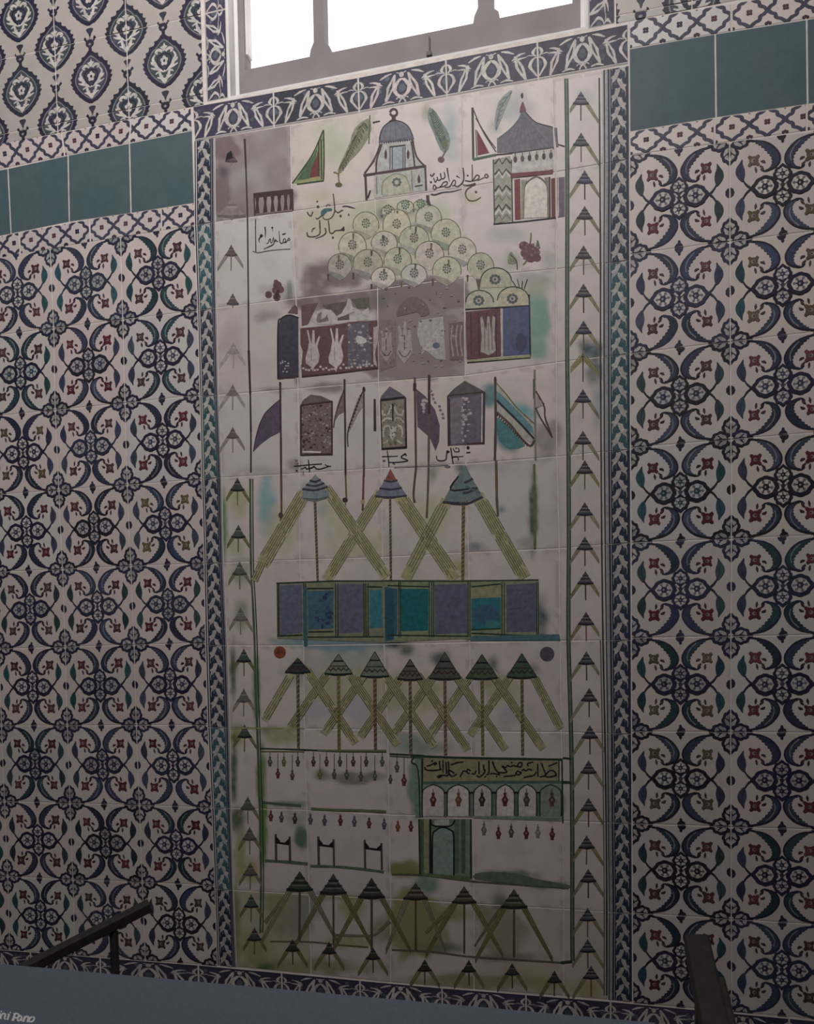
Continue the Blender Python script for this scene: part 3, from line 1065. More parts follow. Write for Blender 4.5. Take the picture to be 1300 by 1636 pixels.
wash('F', 500, 490, 60, 30, (.20, .22, .25), .6, 1.2)
wash('F', 800, 300, 26, 230, GREEN, .75, 1.3)
wash('F', 770, 470, 60, 40, (.32, .30, .28), .6, 1)
wash('F', 290, 120, 30, 60, GREEN, .4, 1)
wash('F', 640, 300, 26, 26, (.14, .24, .28), .6, 1)
wash('F', 920, 300, 40, 260, (.46, .43, .42), .5, 1)
wash('F', 840, 850, 40, 130, TEAL, .6, 1.2)
wash('F', 470, 900, 40, 90, GREEN, .5, 1)
# long building below: blue run
wash('E', 760, 1120, 340, 50, (.20, .30, .33), .75, 1.6)
wash('F', 80, 940, 90, 60, TEAL, .85, 1.6)
wash('F', 640, 940, 260, 26, TEAL, .8, 1.6)
# small tent row
wash('G', 800, 130, 260, 160, (.33, .38, .34), .6, 1.2)
wash('G', 800, 40, 260, 50, (.20, .28, .33), .7, 1.3)
wash('G', 520, 210, 110, 110, (.30, .34, .28), .6, 1)
wash('G', 730, 330, 170, 160, (.41, .38, .23), .6, 1.2)
wash('G', 950, 330, 130, 200, (.40, .38, .22), .6, 1.2)
wash('G', 1120, 320, 90, 160, (.38, .35, .22), .6, 1.2)
wash('G', 655, 440, 75, 70, (.47, .45, .48), .9, 1.5)
wash('G', 890, 430, 70, 80, (.47, .45, .48), .9, 1.5)
wash('G', 420, 600, 150, 70, (.34, .35, .17), .6, 1.2)
wash('G', 330, 560, 60, 30, GREEN, .5, 1)
wash('G', 150, 600, 60, 90, (.30, .31, .10), .7, 1.1)
wash('G', 300, 850, 34, 200, (.16, .24, .10), .85, 1.5)
wash('G', 130, 800, 26, 240, GREEN, .7, 1.2)
wash('G', 125, 200, 26, 240, GREEN, .7, 1.2)
wash('G', 270, 300, 26, 240, (.14, .25, .12), .85, 1.6)
wash('G', 1190, 70, 60, 50, GREEN, .6, 1)
wash('G', 860, 850, 220, 40, (.24, .23, .22), .75, 1.6)
wash('G', 660, 820, 50, 40, OLIVE, .6, 1)
wash('G', 1230, 900, 40, 180, (.20, .29, .24), .75, 1.5)
wash('G', 450, 1010, 160, 26, (.20, .27, .20), .7, 1.2)
wash('H', 100, 560, 130, 60, (.28, .34, .30), .65, 1.2)
wash('H', 220, 580, 140, 50, (.26, .31, .25), .6, 1.2)
wash('H', 280, 110, 60, 60, TEAL, .6, 1)
wash('H', 560, 140, 40, 50, GREEN, .6, 1)
wash('H', 520, 200, 110, 60, GREEN, .4, 1)
wash('H', 760, 170, 60, 50, GREEN, .4, 1)
wash('H', 600, 270, 110, 90, (.40, .37, .19), .6, 1.2)
wash('H', 200, 300, 110, 120, (.40, .37, .20), .6, 1.2)
wash('H', 370, 340, 70, 90, (.44, .42, .42), .6, 1.2)
wash('H', 640, 410, 70, 70, (.45, .43, .45), .7, 1.2)
wash('H', 300, 760, 120, 20, GREEN, .7, 1.2)
wash('H', 870, 880, 70, 80, (.20, .24, .20), .75, 1.6)
wash('H', 600, 770, 330, 26, (.19, .27, .24), .75, 1.4)
wash('H', 150, 800, 40, 170, (.20, .29, .24), .75, 1.4)
wash('H', 950, 560, 60, 200, (.46, .44, .43), .4, 1)
# lower part
wash('I', 540, 220, 44, 75, (.12, .19, .14), .85, 1.6)
wash('I', 520, 110, 80, 60, (.30, .36, .32), .5, 1)
wash('I', 150, 110, 60, 90, GREEN, .7, 1.3)
wash('I', 170, 300, 40, 200, (.34, .34, .17), .7, 1.1)
wash('I', 310, 200, 28, 240, (.13, .23, .07), .9, 1.6)
wash('I', 220, 430, 80, 90, (.36, .33, .12), .6, 1.1)
wash('I', 140, 750, 40, 320, (.22, .25, .12), .75, 1.2)
wash('I', 260, 900, 110, 130, (.33, .30, .15), .7, 1.2)
wash('I', 440, 720, 150, 130, (.30, .30, .21), .7, 1.2)
wash('I', 400, 610, 110, 70, (.29, .28, .15), .65, 1.1)
wash('I', 540, 700, 70, 180, (.26, .28, .24), .7, 1.2)
wash('I', 620, 640, 60, 90, (.24, .27, .24), .6, 1.1)
wash('I', 850, 640, 90, 90, (.33, .30, .13), .65, 1.1)
wash('I', 830, 860, 180, 50, (.35, .31, .15), .6, 1.2)
wash('I', 700, 590, 520, 20, (.28, .28, .18), .5, 1.2)
wash('I', 1030, 790, 80, 90, (.27, .26, .16), .6, 1.1)
wash('I', 600, 1010, 520, 60, (.30, .28, .17), .75, 1.2)
wash('I', 330, 1010, 70, 30, (.10, .17, .07), .8, 1.2)
wash('I', 1170, 430, 110, 40, (.24, .25, .10), .85, 1.6)
wash('I', 1260, 520, 50, 50, (.15, .26, .22), .6, 1.1)
wash('I', 1200, 730, 130, 190, (.29, .27, .13), .8, 2)
wash('J', 90, 350, 100, 45, (.24, .25, .10), .8, 1.4)
wash('J', 215, 440, 70, 70, (.16, .26, .22), .65, 1.1)
wash('J', 160, 660, 150, 180, (.30, .27, .13), .8, 2.4)
wash('J', 310, 600, 130, 70, (.30, .27, .12), .65, 1.2)
wash('J', 280, 780, 160, 35, (.16, .2, .13), .7, 1.2)
wash('J', 640, 400, 180, 40, (.19, .24, .18), .8, 1.5)
wash('J', 860, 445, 130, 26, (.17, .21, .17), .75, 1.4)
wash('J', 610, 700, 130, 160, (.31, .30, .22), .75, 2)
wash('J', 600, 520, 60, 70, GREEN, .5, 1)
wash('J', 500, 590, 60, 70, (.25, .26, .16), .6, 1.1)
wash('J', 650, 830, 220, 30, (.20, .22, .16), .6, 1.2)
wash('J', 470, 960, 480, 45, (.30, .28, .17), .8, 1.3)
wash('J', 750, 900, 200, 60, (.42, .37, .23), .5, 1.1)
wash('J', 1060, 1000, 110, 60, (.38, .33, .17), .7, 1.2)
wash('J', 830, 980, 140, 50, (.37, .32, .18), .6, 1.1)


def wash_color(px, py, base):
    c = base
    for (x, y, rx, ry, col, st, hard, lean) in WASH:
        dy = (py - y) / ry
        if dy > 1.25 or dy < -1.25:
            continue
        dx = (px - x - lean * (py - y)) / rx
        if dx > 1.25 or dx < -1.25:
            continue
        d = math.sqrt(dx * dx + dy * dy) + .28 * noise.noise(Vector((px * .055, py * .055, x * .1)))
        k = max(0.0, min(1.0, (1 - d) * hard))
        if k > 0:
            k = k * k * (3 - 2 * k)
            n = 1 + .3 * noise.noise(Vector((px * .11, py * .11, 4.2)))
            c = mixc(c, col, min(1, 1.3 * st * k * n))
    return c


TONE = {(0, 0): (.265, .222, .218), (1, 0): (.56, .54, .51), (2, 0): (.56, .49, .475), (3, 0): (.57, .525, .51), (3, 1): (.57, .53, .52),
        (2, 2): (.265, .21, .215), (2, 1): (.52, .455, .45), (8, 1): (.56, .52, .51), (9, 3): (.52, .46, .40), (9, 4): (.52, .46, .40), (9, 0): (.45, .41, .29), (4, 3): (.57, .53, .50)}
rt = random.Random(9)
for j in range(10):
    for i in range(5):
        q = [PN[j][i], PN[j][i + 1], PN[j + 1][i + 1], PN[j + 1][i]]
        qp = [NODES[j][i], NODES[j][i + 1], NODES[j + 1][i + 1], NODES[j + 1][i]]
        fp = bil(qp)
        base = vary(TONE.get((j, i), (.61, .532, .50)), rt, .035)

        def colf(u, v, fp=fp, base=base):
            x, y = fp(u, v)
            e = min(u, v, 1 - u, 1 - v)
            c = mixc(base, (.47, .42, .39), .55 * max(0, noise.noise(Vector((x * .03, y * .03, 7)))))
            c = mixc(c, (.50, .50, .43), .6 * max(0, noise.noise(Vector((x * .02, y * .02, 31)))))
            c = mixc(c, (.36, .31, .31), .5 * max(0, noise.noise(Vector((x * .09, y * .09, 17))) - .25))
            if e < .035 and noise.noise(Vector((x * .06, y * .06, 11))) > .1:
                c = mixc(c, (.40, .33, .32), .5)
            return wash_color(x, y, c)
        tile_obj('picture_tile', panel, q, colf, None, 34 if i < 4 else 20, 34, .0010)


class Motif:
    """one painted figure on the panel"""
    z = ZT - .0003
    n = 0

    def __init__(self, name, key=None, label=None, lift=0.0):
        Motif.n += 1
        self.name, self.label = name, label
        self.cv = Canvas(plane, ZT - .0004 - .0000035 * Motif.n - lift, None, random.Random(100 + Motif.n), 6e-6)
        self.k = Crop(self.cv, *CR[key]) if key else None

    def __enter__(self):
        return self.k or self.cv

    def __exit__(self, *a):
        o = self.cv.build(self.name, panel)
        if o and self.label:
            o['label'] = self.label


# ---- ruled side lines
with Motif('painted_ruled_line') as c:
    L = [(391, 222), (393, 268), (395.5, 344), (397, 480), (397.5, 560), (400, 630), (401, 690), (401, 755)]
    for a, b_ in zip(L[:-1], L[1:]):
        c.line([a, b_], c.rng.uniform(2.2, 4), mixc(MAROON, DKG, .3), 0)
    L = [(401, 765), (402, 900), (405, 960), (408, 1030), (409.5, 1100), (412, 1160), (415, 1260), (416.5, 1300), (418, 1390), (418, 1425), (417, 1490)]
    for dx, cc in ((0, GREEN), (4, DKG)):
        c.line([(x + dx - 1, y) for x, y in L], 3.4 if dx == 0 else 1.8, cc, 4)
with Motif('painted_ruled_line') as c:
    L = [(904.5, 126), (906, 262), (906, 430), (906, 578), (908, 727), (908.5, 876), (908, 1023), (912, 1170), (914, 1312), (914, 1455), (914.5, 1535)]
    c.line(L, 5.5, (.13, .19, .13), 3)
    c.line([(x - 2.6, y) for x, y in L], 1.6, DKG, 3)
    c.line([(x + 2.6, y) for x, y in L], 1.6, DKG, 3)
    c.line([(914, 1536), (896, 1538)], 5, DKG, 0)
with Motif('painted_ruled_line') as c:
    L = [(957, 125), (958, 262), (959, 425), (959, 572), (960, 723), (961, 870), (963, 1023), (966, 1171), (968, 1314), (969, 1457), (969, 1590)]
    c.line(L, 2.6, mixc(DKG, NAVY, .4), 3)
    c.line([(x - 4, y) for x, y in L[6:]], 2.0, mixc(GREEN, SLATE, .5), 3)


# ---- tents
def tent(c, x, y, hw, h, pole, capc, polec, ropec, spread, drop, rw=4.0, lx=None, rx=None, bands=2, faint=1.0):
    """pointed cap over a pole, with guy ropes; x,y = peak"""
    F = lambda col: mixc((.55, .5, .48), col, faint)
    yb_ = y + h
    for s, lim in ((-1, lx), (1, rx)):
        x0, x1 = x + s * hw * .72, x + s * spread
        y0, y1 = yb_ - h * .12, yb_ + drop
        if lim is not None and (x1 - lim) * s > 0:
            t = (lim - x0) / (x1 - x0)
            x1, y1 = lim, y0 + (y1 - y0) * t
        if ropec:
            c.fill([(x0 + s * rw * .35, y0), (x1, y1 - rw * .4), (x1 - s * .2, y1 + rw * .9), (x0 - s * rw * .75, y0 + rw * .5)], F(ropec))
            for o_ in (-.35, .15, .6):
                c.line([(x0 - s * rw * o_, y0 + rw * .3 * o_), (x1, y1 + rw * o_)], .9, F(mixc(ropec, INK, .7)), 0)
    c.line([(x, yb_), (x + c.rng.uniform(-.5, .5), yb_ + pole)], max(1.8, hw * .17), F(polec), 0)
    P = [(x, y), (x + hw * .45, y + h * .5), (x + hw, yb_), (x, yb_ + h * .06), (x - hw, yb_), (x - hw * .45, y + h * .5)]
    c.fill(P, F(capc))
    c.line([(x - hw * 1.02, yb_), (x, yb_ + h * .05), (x + hw * 1.02, yb_)], h * .15, F(mixc(INK, capc, .15)), 0)
    for b_ in range(bands):
        t = .38 + .27 * b_
        c.line([(x - hw * t, y + h * t), (x + hw * t, y + h * t)], h * .10, F(mixc(INK, capc, .3)), 0)
        c.line([(x - hw * t * .9, y + h * (t + .13)), (x + hw * t * .9, y + h * (t + .13))], h * .07, F(mixc(capc, WHITE, .22)), 0)


GREYB = (.085, .09, .11)
right_tents = [(927.7, 146), (928, 212), (933.8, 272), (933.8, 329), (932, 392), (932, 453), (932, 512), (931, 562), (931, 621.5), (931, 688), (934, 735), (934, 802), (934, 857), (935, 912),
               (936, 977), (936.5, 1040), (941, 1098.6), (942, 1158), (940, 1214), (940, 1274), (937, 1334), (939.5, 1387.5), (938.6, 1449.5), (938.6, 1499.6), (944, 1542)]
for i, (x, y) in enumerate(right_tents):
    with Motif('painted_tent') as c:
        capc = c.rng.choice([GREYB, (.09, .075, .095), (.075, .09, .095), (.07, .08, .115)])
        if i == 7:
            tent(c, x, y, 3, 8, 40, OLIVE, BROWN, OCHRE, 30, 32, 7, 911, 956, 0)
            continue
        yy = min(911, 905 + i * .4)
        tent(c, x, y, 12.5, 20, 27 if i < 24 else 30, capc, c.rng.choice([BROWN, (.17, .06, .06), (.12, .11, .07)]), mixc(OCHRE, (.4, .38, .3), c.rng.random() * .6), 32, 34, 5, 910 + (4 if y > 1100 else 0), 957 + (8 if y > 1100 else 0))
left_tents = [(369.6, 241, .9, 0), (370, 317, .8, 0), (369.6, 391, .9, 1), (372, 468.5, .9, 0), (373, 547, .5, 1), (372, 614, .7, 1), (372, 682, .85, 1), (379.5, 763, 1, 2), (381, 838, 1, 2), (383, 897, .9, 2), (384.6, 970, .8, 2),
              (389.7, 1036, 1, 2), (389.7, 1100, .8, 2), (391, 1157, 1, 2), (396, 1272, .9, 2), (399, 1320.5, .9, 2), (400, 1377, .9, 2), (401.5, 1428, 1, 2), (406.7, 1481, 1, 2)]
for i, (x, y, ft, st) in enumerate(left_tents):
    with Motif('painted_tent') as c:
        capc = (.085, .05, .055) if st < 2 else c.rng.choice([(.075, .095, .08), (.085, .075, .06), (.065, .08, .075)])
        hw, h = (9.5, 17) if st < 2 else (11, 20)
        if i == 1:
            hw, h = 22, 28
        tent(c, x, y, hw, h, 24 if st else 6, MAUVE if i == 1 else capc, (.17, .12, .10) if st < 2 else OLIVE, None if st == 0 else ((.38, .32, .3) if st == 1 else mixc(OCHRE, GREEN, .25)), 27, 30, 4.5, x - 22 if st == 1 else x - 18, x + 19, 1, ft)
        if i == 0:
            c.fill([(x - 7, y + 5), (x, y), (x + 3, y + 12), (x - 9, y + 16)], INK)

# ---- gate with columns, top left
with Motif('painted_colonnade', 'A') as c:
    c.fill([(405, 540), (660, 512), (668, 545), (408, 572)], MAROON)
    for x in (425, 478, 527, 572, 615, 652):
        y0 = 560 - (x - 405) * .09
        c.fill([(x - 16, y0), (x + 14, y0 - 2), (x + 7, y0 + 50), (x + 15, y0 + 118), (x - 15, y0 + 122), (x - 8, y0 + 50)], MAROON)
    c.line([(400, 685), (660, 655)], 10, MAUVE, 0)
    c.line([(402, 540), (408, 690)], 9, MAROON, 0)
    c.line([(660, 515), (664, 655)], 9, MAROON, 0)

# ---- inscriptions (traced brush letters)
with Motif('inscription', 'W1') as c:
    T_ = INK
    c.line([(140, 170), (135, 400), (140, 700), (145, 1035)], 24, T_)
    c.line([(60, 1000), (200, 1040), (480, 990), (780, 960), (1040, 945)], 22, mixc(INK, G0, .15))
    c.line([(380, 370), (395, 500), (388, 650)], (34, 28, 10), T_)
    c.fill([(250, 580), (300, 560), (335, 605), (290, 640), (255, 650)], T_, 2)
    c.line([(262, 640), (225, 700), (240, 775)], (34, 24, 12), T_)
    c.dot(570, 390, 28, 22, T_)
    c.line([(575, 400), (585, 500)], (20, 18, 8), T_)
    c.line([(420, 800), (460, 790), (500, 690), (530, 700), (520, 760), (560, 780), (600, 640)], (16, 22, 14), T_)
    c.line([(600, 640), (615, 800), (480, 890), (340, 945)], (14, 30, 14), T_)
    c.line([(640, 760), (655, 700), (690, 750), (715, 745)], 24, T_)
    c.line([(745, 470), (760, 640), (770, 760), (820, 800), (860, 760)], (16, 26, 20), T_)
    c.line([(850, 760), (870, 690), (905, 680), (920, 730), (880, 780), (860, 770)], 20, T_)
    c.line([(910, 790), (960, 730), (1000, 660), (1030, 700), (985, 730)], 20, T_)
    c.line([(830, 565), (880, 555), (925, 540)], (28, 30, 18), T_)
with Motif('inscription', 'W2') as c:
    T_ = (.055, .05, .035)
    c.line([(680, 125), (700, 280), (712, 410), (705, 520), (650, 620), (560, 665), (490, 650), (470, 610)], (24, 24, 18), T_)
    c.line([(705, 440), (740, 500), (790, 520), (850, 480), (890, 470)], 26, T_)
    c.line([(870, 395), (960, 390), (1060, 415), (1140, 435)], (20, 36, 12), mixc(INK, PURPLE, .5))
    c.dot(835, 590, 24, 30, T_)
    c.dot(1003, 565, 16, 28, T_)
    c.dot(350, 290, 20, 20, T_)
    c.dot(365, 395, 30, 26, T_)
    c.line([(530, 385), (570, 355), (620, 365)], 20, mixc(INK, G0, .2))
    c.fill([(420, 520), (470, 450), (560, 430), (660, 440), (640, 490), (560, 500), (470, 600), (440, 590)], (.05, .13, .14), 2)
    c.line([(470, 560), (400, 620), (350, 650), (315, 630)], (22, 26, 18), T_)
    c.line([(140, 510), (180, 570), (220, 590), (260, 500)], 26, mixc(INK, MAUVE, .3))
    c.line([(400, 680), (405, 820), (405, 950), (330, 1010), (220, 1025), (150, 1000), (140, 930)], (30, 24, 30), T_)
    c.line([(240, 920), (260, 860), (310, 840)], 22, T_)
    c.line([(515, 840), (530, 930), (480, 990), (400, 1030), (310, 1060)], (30, 24, 14), T_)
    c.line([(580, 690), (595, 800), (610, 930), (670, 950), (720, 900), (800, 890), (860, 880)], (28, 24, 24), T_)
    c.fill([(830, 880), (870, 840), (905, 800), (920, 890), (880, 905)], mixc(INK, PURPLE, .4), 2)
    c.dot(675, 1040, 24, 24, T_)
with Motif('inscription', 'W3') as c:
    T_ = INK
    c.line([(405, 160), (425, 300), (450, 420)], (24, 24, 10), T_)
    c.line([(350, 240), (362, 340), (300, 365), (280, 260)], 22, T_)
    c.line([(300, 365), (240, 400), (215, 330)], 20, T_)
    c.line([(215, 380), (180, 430), (150, 350)], 20, T_)
    c.line([(85, 280), (120, 320), (165, 260)], 24, T_)
    c.dot(100, 430, 22, 20, T_)
    c.line([(140, 560), (150, 490), (185, 500), (190, 560), (150, 570)], 20, T_)
    c.line([(190, 540), (280, 520), (330, 440), (400, 420), (400, 470), (330, 515), (260, 515)], 20, T_)
    c.line([(360, 530), (460, 510), (520, 400), (560, 410), (550, 480), (500, 500)], 20, T_)
    c.line([(540, 490), (610, 510), (700, 430), (720, 330), (705, 160)], (20, 24, 26), T_)
    c.line([(580, 310), (660, 360)], (34, 24, 0), T_, 0)
    c.line([(875, 100), (880, 200), (880, 400)], 22, (.1, .08, .04))
    c.line([(740, 400), (850, 415), (900, 380), (960, 300), (1010, 320), (980, 380), (880, 410)], 24, BROWN)
    c.line([(980, 400), (1070, 360), (1110, 340)], 20, (.1, .08, .04))
    c.line([(1110, 320), (1135, 280), (1180, 310), (1150, 350), (1115, 330)], 24, (.09, .06, .03))
    c.dot(792, 305, 18, 18, T_)
    c.line([(700, 480), (800, 490), (940, 455), (850, 520), (780, 570), (750, 660), (800, 760), (880, 785), (970, 760), (1040, 715)], (22, 26, 16), (.09, .065, .04))
    c.dot(950, 615, 24, 24, (.09, .065, .04))
    c.line([(100, 660), (180, 670), (320, 625), (500, 610), (680, 560)], (30, 26, 12), mixc(INK, NAVY, .4))
with Motif('inscription', 'W4') as c:
    c.line([(210, 360), (400, 345), (600, 325), (860, 308)], 24, INK)
    c.line([(545, 210), (560, 350), (575, 490)], (20, 28, 34), INK)
    c.line([(370, 420), (430, 410), (480, 380), (500, 425), (560, 410), (620, 400), (680, 370), (730, 420), (820, 425), (920, 395), (1000, 370), (1070, 360)], (22, 32, 22), INK)
    c.line([(920, 320), (980, 350), (1060, 365)], 20, INK)
    c.dot(275, 465, 24, 24, INK)
    c.line([(240, 200), (265, 245), (290, 210)], 20, MAUVE)
    c.line([(250, 310), (310, 300), (300, 280)], 18, MAUVE)
    c.line([(430, 470), (425, 560)], 18, MAUVE, 0)
with Motif('inscription', 'W5') as c:
    c.line([(150, 80), (165, 180), (175, 290)], (10, 15, 14), INK)
    c.line([(80, 160), (190, 158), (290, 152)], 13, INK)
    c.line([(175, 235), (250, 235), (330, 230), (420, 210), (330, 170), (380, 130), (400, 150)], (14, 16, 18), INK)
    c.dot(383, 128, 17, 15, INK)
    c.line([(215, 235), (250, 262)], 14, INK, 0)
    c.dot(110, 215, 20, 14, mixc(INK, G0, .2))
    c.line([(975, 45), (990, 150), (1005, 250)], 18, INK)
    c.line([(960, 100), (930, 100), (920, 150), (910, 200), (850, 215), (800, 200), (790, 150)], (20, 16, 14), INK)
    c.dot(935, 95, 20, 18, INK)
    c.line([(1000, 165), (1060, 160), (1075, 205)], 14, INK)
    c.line([(1000, 170), (1140, 155)], 12, INK, 0)
    c.line([(1005, 50), (1030, 95), (1085, 90), (1070, 45)], 13, INK)
    c.dot(1045, 50, 12, 10, INK)
    c.dot(1200, 45, 20, 22, INK)
    c.line([(1175, 110), (1230, 105)], 16, INK, 0)
    c.line([(240, 305), (520, 292), (700, 285), (940, 270)], 7, mixc(INK, GREEN, .4))
    c.dot(935, 290, 40, 18, mixc(MAUVE, SLATE, .5))
with Motif('inscription_frieze', 'W6') as c:
    c.fill([(120, 48), (560, 52), (1255, 68), (1260, 245), (120, 255)], (.30, .29, .17))
    c.line([(30, 40), (560, 58), (1290, 70)], 20, DKG)
    c.line([(110, 262), (560, 262), (1290, 262)], 20, DKG)
    c.line([(130, 50), (128, 270)], 14, DKG, 0)
    c.line([(1262, 60), (1262, 260)], 10, DKG, 0)
    c.line([(300, 70), (300, 180)], 10, INK, 0)
    T_ = INK
    Lw = 13
    for P in ([(1245, 200), (1190, 215), (1150, 205), (1190, 160), (1230, 175), (1240, 200)],
              [(1175, 125), (1250, 95)], [(1115, 95), (1135, 150), (1150, 200), (1100, 215)], [(1085, 105), (1088, 215)],
              [(1075, 170), (1055, 200), (1010, 210), (970, 220)], [(1040, 160), (1010, 150), (985, 165), (970, 150), (955, 165)], [(1010, 125), (1000, 105), (1050, 90)],
              [(945, 180), (920, 165), (905, 190), (935, 195), (950, 170)], [(960, 100), (935, 95), (920, 125), (950, 130), (955, 100)], [(905, 200), (870, 205), (800, 210)],
              [(920, 130), (880, 120), (860, 130), (835, 120), (820, 135), (790, 125), (830, 170), (800, 180), (760, 175)], [(710, 85), (735, 150), (770, 195), (720, 185), (690, 190)],
              [(680, 75), (680, 180), (660, 195)], [(650, 150), (640, 185), (600, 215), (580, 200)], [(635, 110), (640, 160)], [(597, 85), (600, 190)], [(575, 160), (560, 190), (540, 185)],
              [(530, 165), (505, 150), (500, 180), (525, 185)], [(495, 170), (470, 165), (455, 190), (440, 215)], [(470, 90), (420, 95), (365, 115)],
              [(415, 190), (380, 210), (355, 195), (345, 160), (375, 170), (395, 185)], [(345, 85), (345, 195), (300, 200), (260, 205)], [(325, 90), (330, 190)],
              [(290, 150), (230, 160), (160, 155), (150, 130)], [(270, 80), (275, 155)], [(165, 125), (200, 115), (235, 95), (245, 105), (225, 115)], [(205, 90), (215, 75)], [(250, 205), (265, 220), (290, 205)]):
        c.line(P, Lw, T_)
    for d in ((265, 215), (650, 212), (745, 210), (300, 120), (870, 95)):
        c.dot(*d, 8, 8, T_)

# ---- flag, cypresses, top row
with Motif('painted_flag', 'A', 'green and red triangular flag') as c:
    c.fill([(866, 118), (828, 200), (795, 280), (735, 360), (660, 470), (700, 480), (868, 455), (875, 300)], (.24, .30, .12))
    c.fill([(830, 230), (800, 290), (740, 370), (690, 455), (775, 445), (800, 400)], GREEN)
    c.fill([(836, 235), (820, 300), (785, 380), (775, 440), (838, 428)], (.16, .04, .04))
    c.fill([(838, 200), (850, 190), (852, 440), (838, 440)], OCHRE)
    c.fill([(775, 440), (838, 428), (865, 440), (690, 478)], OCHRE)
    for L in ([(868, 118), (872, 300), (868, 455)], [(852, 180), (855, 450)], [(836, 190), (838, 430)], [(866, 120), (790, 290), (660, 475)], [(690, 482), (870, 458)]):
        c.line(L, 9, DKG)
with Motif('painted_cypress', 'A') as c:
    c.fill([(1165, 40), (1190, 110), (1150, 200), (1100, 270), (1040, 330), (985, 405), (962, 392), (1000, 300), (1045, 200), (1075, 110)], (.24, .25, .17), 2)
    for k in range(26):
        t = k / 26
        x, y = 1140 - t * 160, 80 + t * 300
        s = c.cv.rng.uniform(18, 40) * (1 - t * .6)
        c.line([(x - s, y + 14), (x, y - 8), (x + s, y + 20)], 6, mixc(DKG, OLIVE, c.cv.rng.random() * .6))
    c.line([(1120, 100), (1040, 290), (972, 400), (975, 480)], 9, OLIVE)
    c.dot(970, 485, 24, 16, (.12, .11, .05))
    c.line([(965, 410), (935, 400)], 10, OLIVE, 0)
    c.line([(1178, 20), (1172, 210)], 9, GREEN, 0)
with Motif('painted_cypress', 'B') as c:
    c.fill([(345, 170), (380, 195), (415, 255), (445, 305), (450, 360), (430, 400), (400, 385), (365, 300), (335, 225)], (.19, .25, .22), 2)
    for k in range(20):
        t = k / 20
        x, y = 355 + t * 75, 190 + t * 190
        s = 22 * (1 - abs(t - .5))
        c.line([(x - s, y + 6), (x, y + 12), (x + s, y - 8)], 5, mixc(DKG, OLIVE, c.cv.rng.random() * .7))
    c.line([(440, 340), (425, 400), (405, 435)], 7, OLIVE)
    c.dot(405, 440, 18, 16, (.15, .09, .09))
with Motif('painted_leaf_blade', 'B') as c:
    c.fill([(775, 80), (745, 160), (705, 260), (688, 290), (682, 240), (700, 150), (740, 100)], (.25, .28, .28), 2)
    c.line([(770, 90), (710, 180), (690, 285)], 6, (.13, .15, .15))
    for k in range(7):
        c.line([(752 - k * 9, 110 + k * 24), (706 - k * 2, 140 + k * 20)], 5, (.15, .17, .17), 0)

# ---- domed shrine
with Motif('painted_shrine', 'B', 'small domed shrine with lancet windows') as c:
    c.line([(139, 195), (150, 180), (168, 180), (177, 197), (168, 212), (150, 212), (140, 200)], 12, MAROON, closed=False)
    c.fill([(150, 212), (168, 212), (170, 232), (185, 240), (132, 242), (148, 232)], MAROON)
    c.fill([(60, 520), (60, 640), (325, 600), (325, 480)], (.42, .43, .38))
    c.fill([(88, 355), (60, 440), (62, 512), (322, 474), (280, 420), (258, 340)], (.40, .40, .40))
    c.fill([(85, 350), (92, 300), (115, 262), (158, 236), (205, 245), (240, 275), (260, 325), (258, 338), (170, 345)], (.165, .165, .19), 2)
    for k in range(5):
        x = 105 + k * 34
        c.line([(158, 240), ((x + 158) / 2 + (x - 158) * .2, 275), (x, 338)], 3.5, (.12, .12, .16))
    c.line([(85, 352), (92, 300), (115, 262), (158, 238), (205, 247), (240, 276), (262, 332)], 6, INK)
    c.line([(82, 345), (170, 340), (262, 322)], 12, (.13, .12, .17))
    for k in range(15):
        c.line([(86 + k * 12, 350 - k * 1.4), (86 + k * 12, 362 - k * 1.4)], 5, INK, 0)
    c.fill([(146, 378), (210, 370), (212, 490), (148, 496)], (.30, .35, .38))
    for x in (140, 152, 208, 218):
        c.line([(x, 375), (x, 492)], 5, mixc(INK, SLATE, .3), 0)
    c.line([(138, 375), (220, 366)], 8, INK, 0)
    for x in (118, 234):
        c.fill([(x - 7, 405), (x, 385), (x + 7, 405), (x + 6, 430), (x, 440), (x - 6, 430)], MAROON)
    for L in ([(90, 360), (58, 440), (8, 512)], [(98, 360), (72, 440), (68, 515)], [(258, 340), (278, 425), (325, 478)], [(250, 345), (262, 420), (268, 480)]):
        c.line(L, 9, MAROON)
    c.line([(2, 522), (100, 508), (328, 474)], 13, MAROON)
    c.line([(12, 515), (18, 650)], 12, MAROON, 0)
    c.line([(322, 475), (328, 600)], 11, mixc(MAROON, PURPLE, .5), 0)
    c.line([(70, 530), (72, 620)], 6, (.2, .2, .22), 0)
    c.line([(252, 495), (256, 600)], 6, (.2, .2, .22), 0)
    c.fill([(98, 625), (104, 560), (140, 525), (180, 515), (225, 535), (248, 600), (248, 612)], (.46, .45, .35), 2)
    c.line([(98, 625), (104, 560), (140, 525), (180, 515), (225, 535), (248, 605)], 6, (.2, .24, .18))
    for k in range(8):
        t = k * .785
        c.dot(175 + 18 * math.cos(t), 558 + 18 * math.sin(t), 8, 8, (.10, .13, .11), 6)
    c.fill([(282, 540), (290, 515), (298, 540), (296, 560), (285, 562)], MAROON)
    c.line([(268, 580), (310, 572)], 6, INK, 0)
    c.line([(38, 600), (25, 640)], 9, INK, 0)
    c.line([(335, 625), (338, 660), (352, 680)], (14, 18, 8), MAROON)
    c.line([(50, 248), (88, 240)], 6, INK, 0)

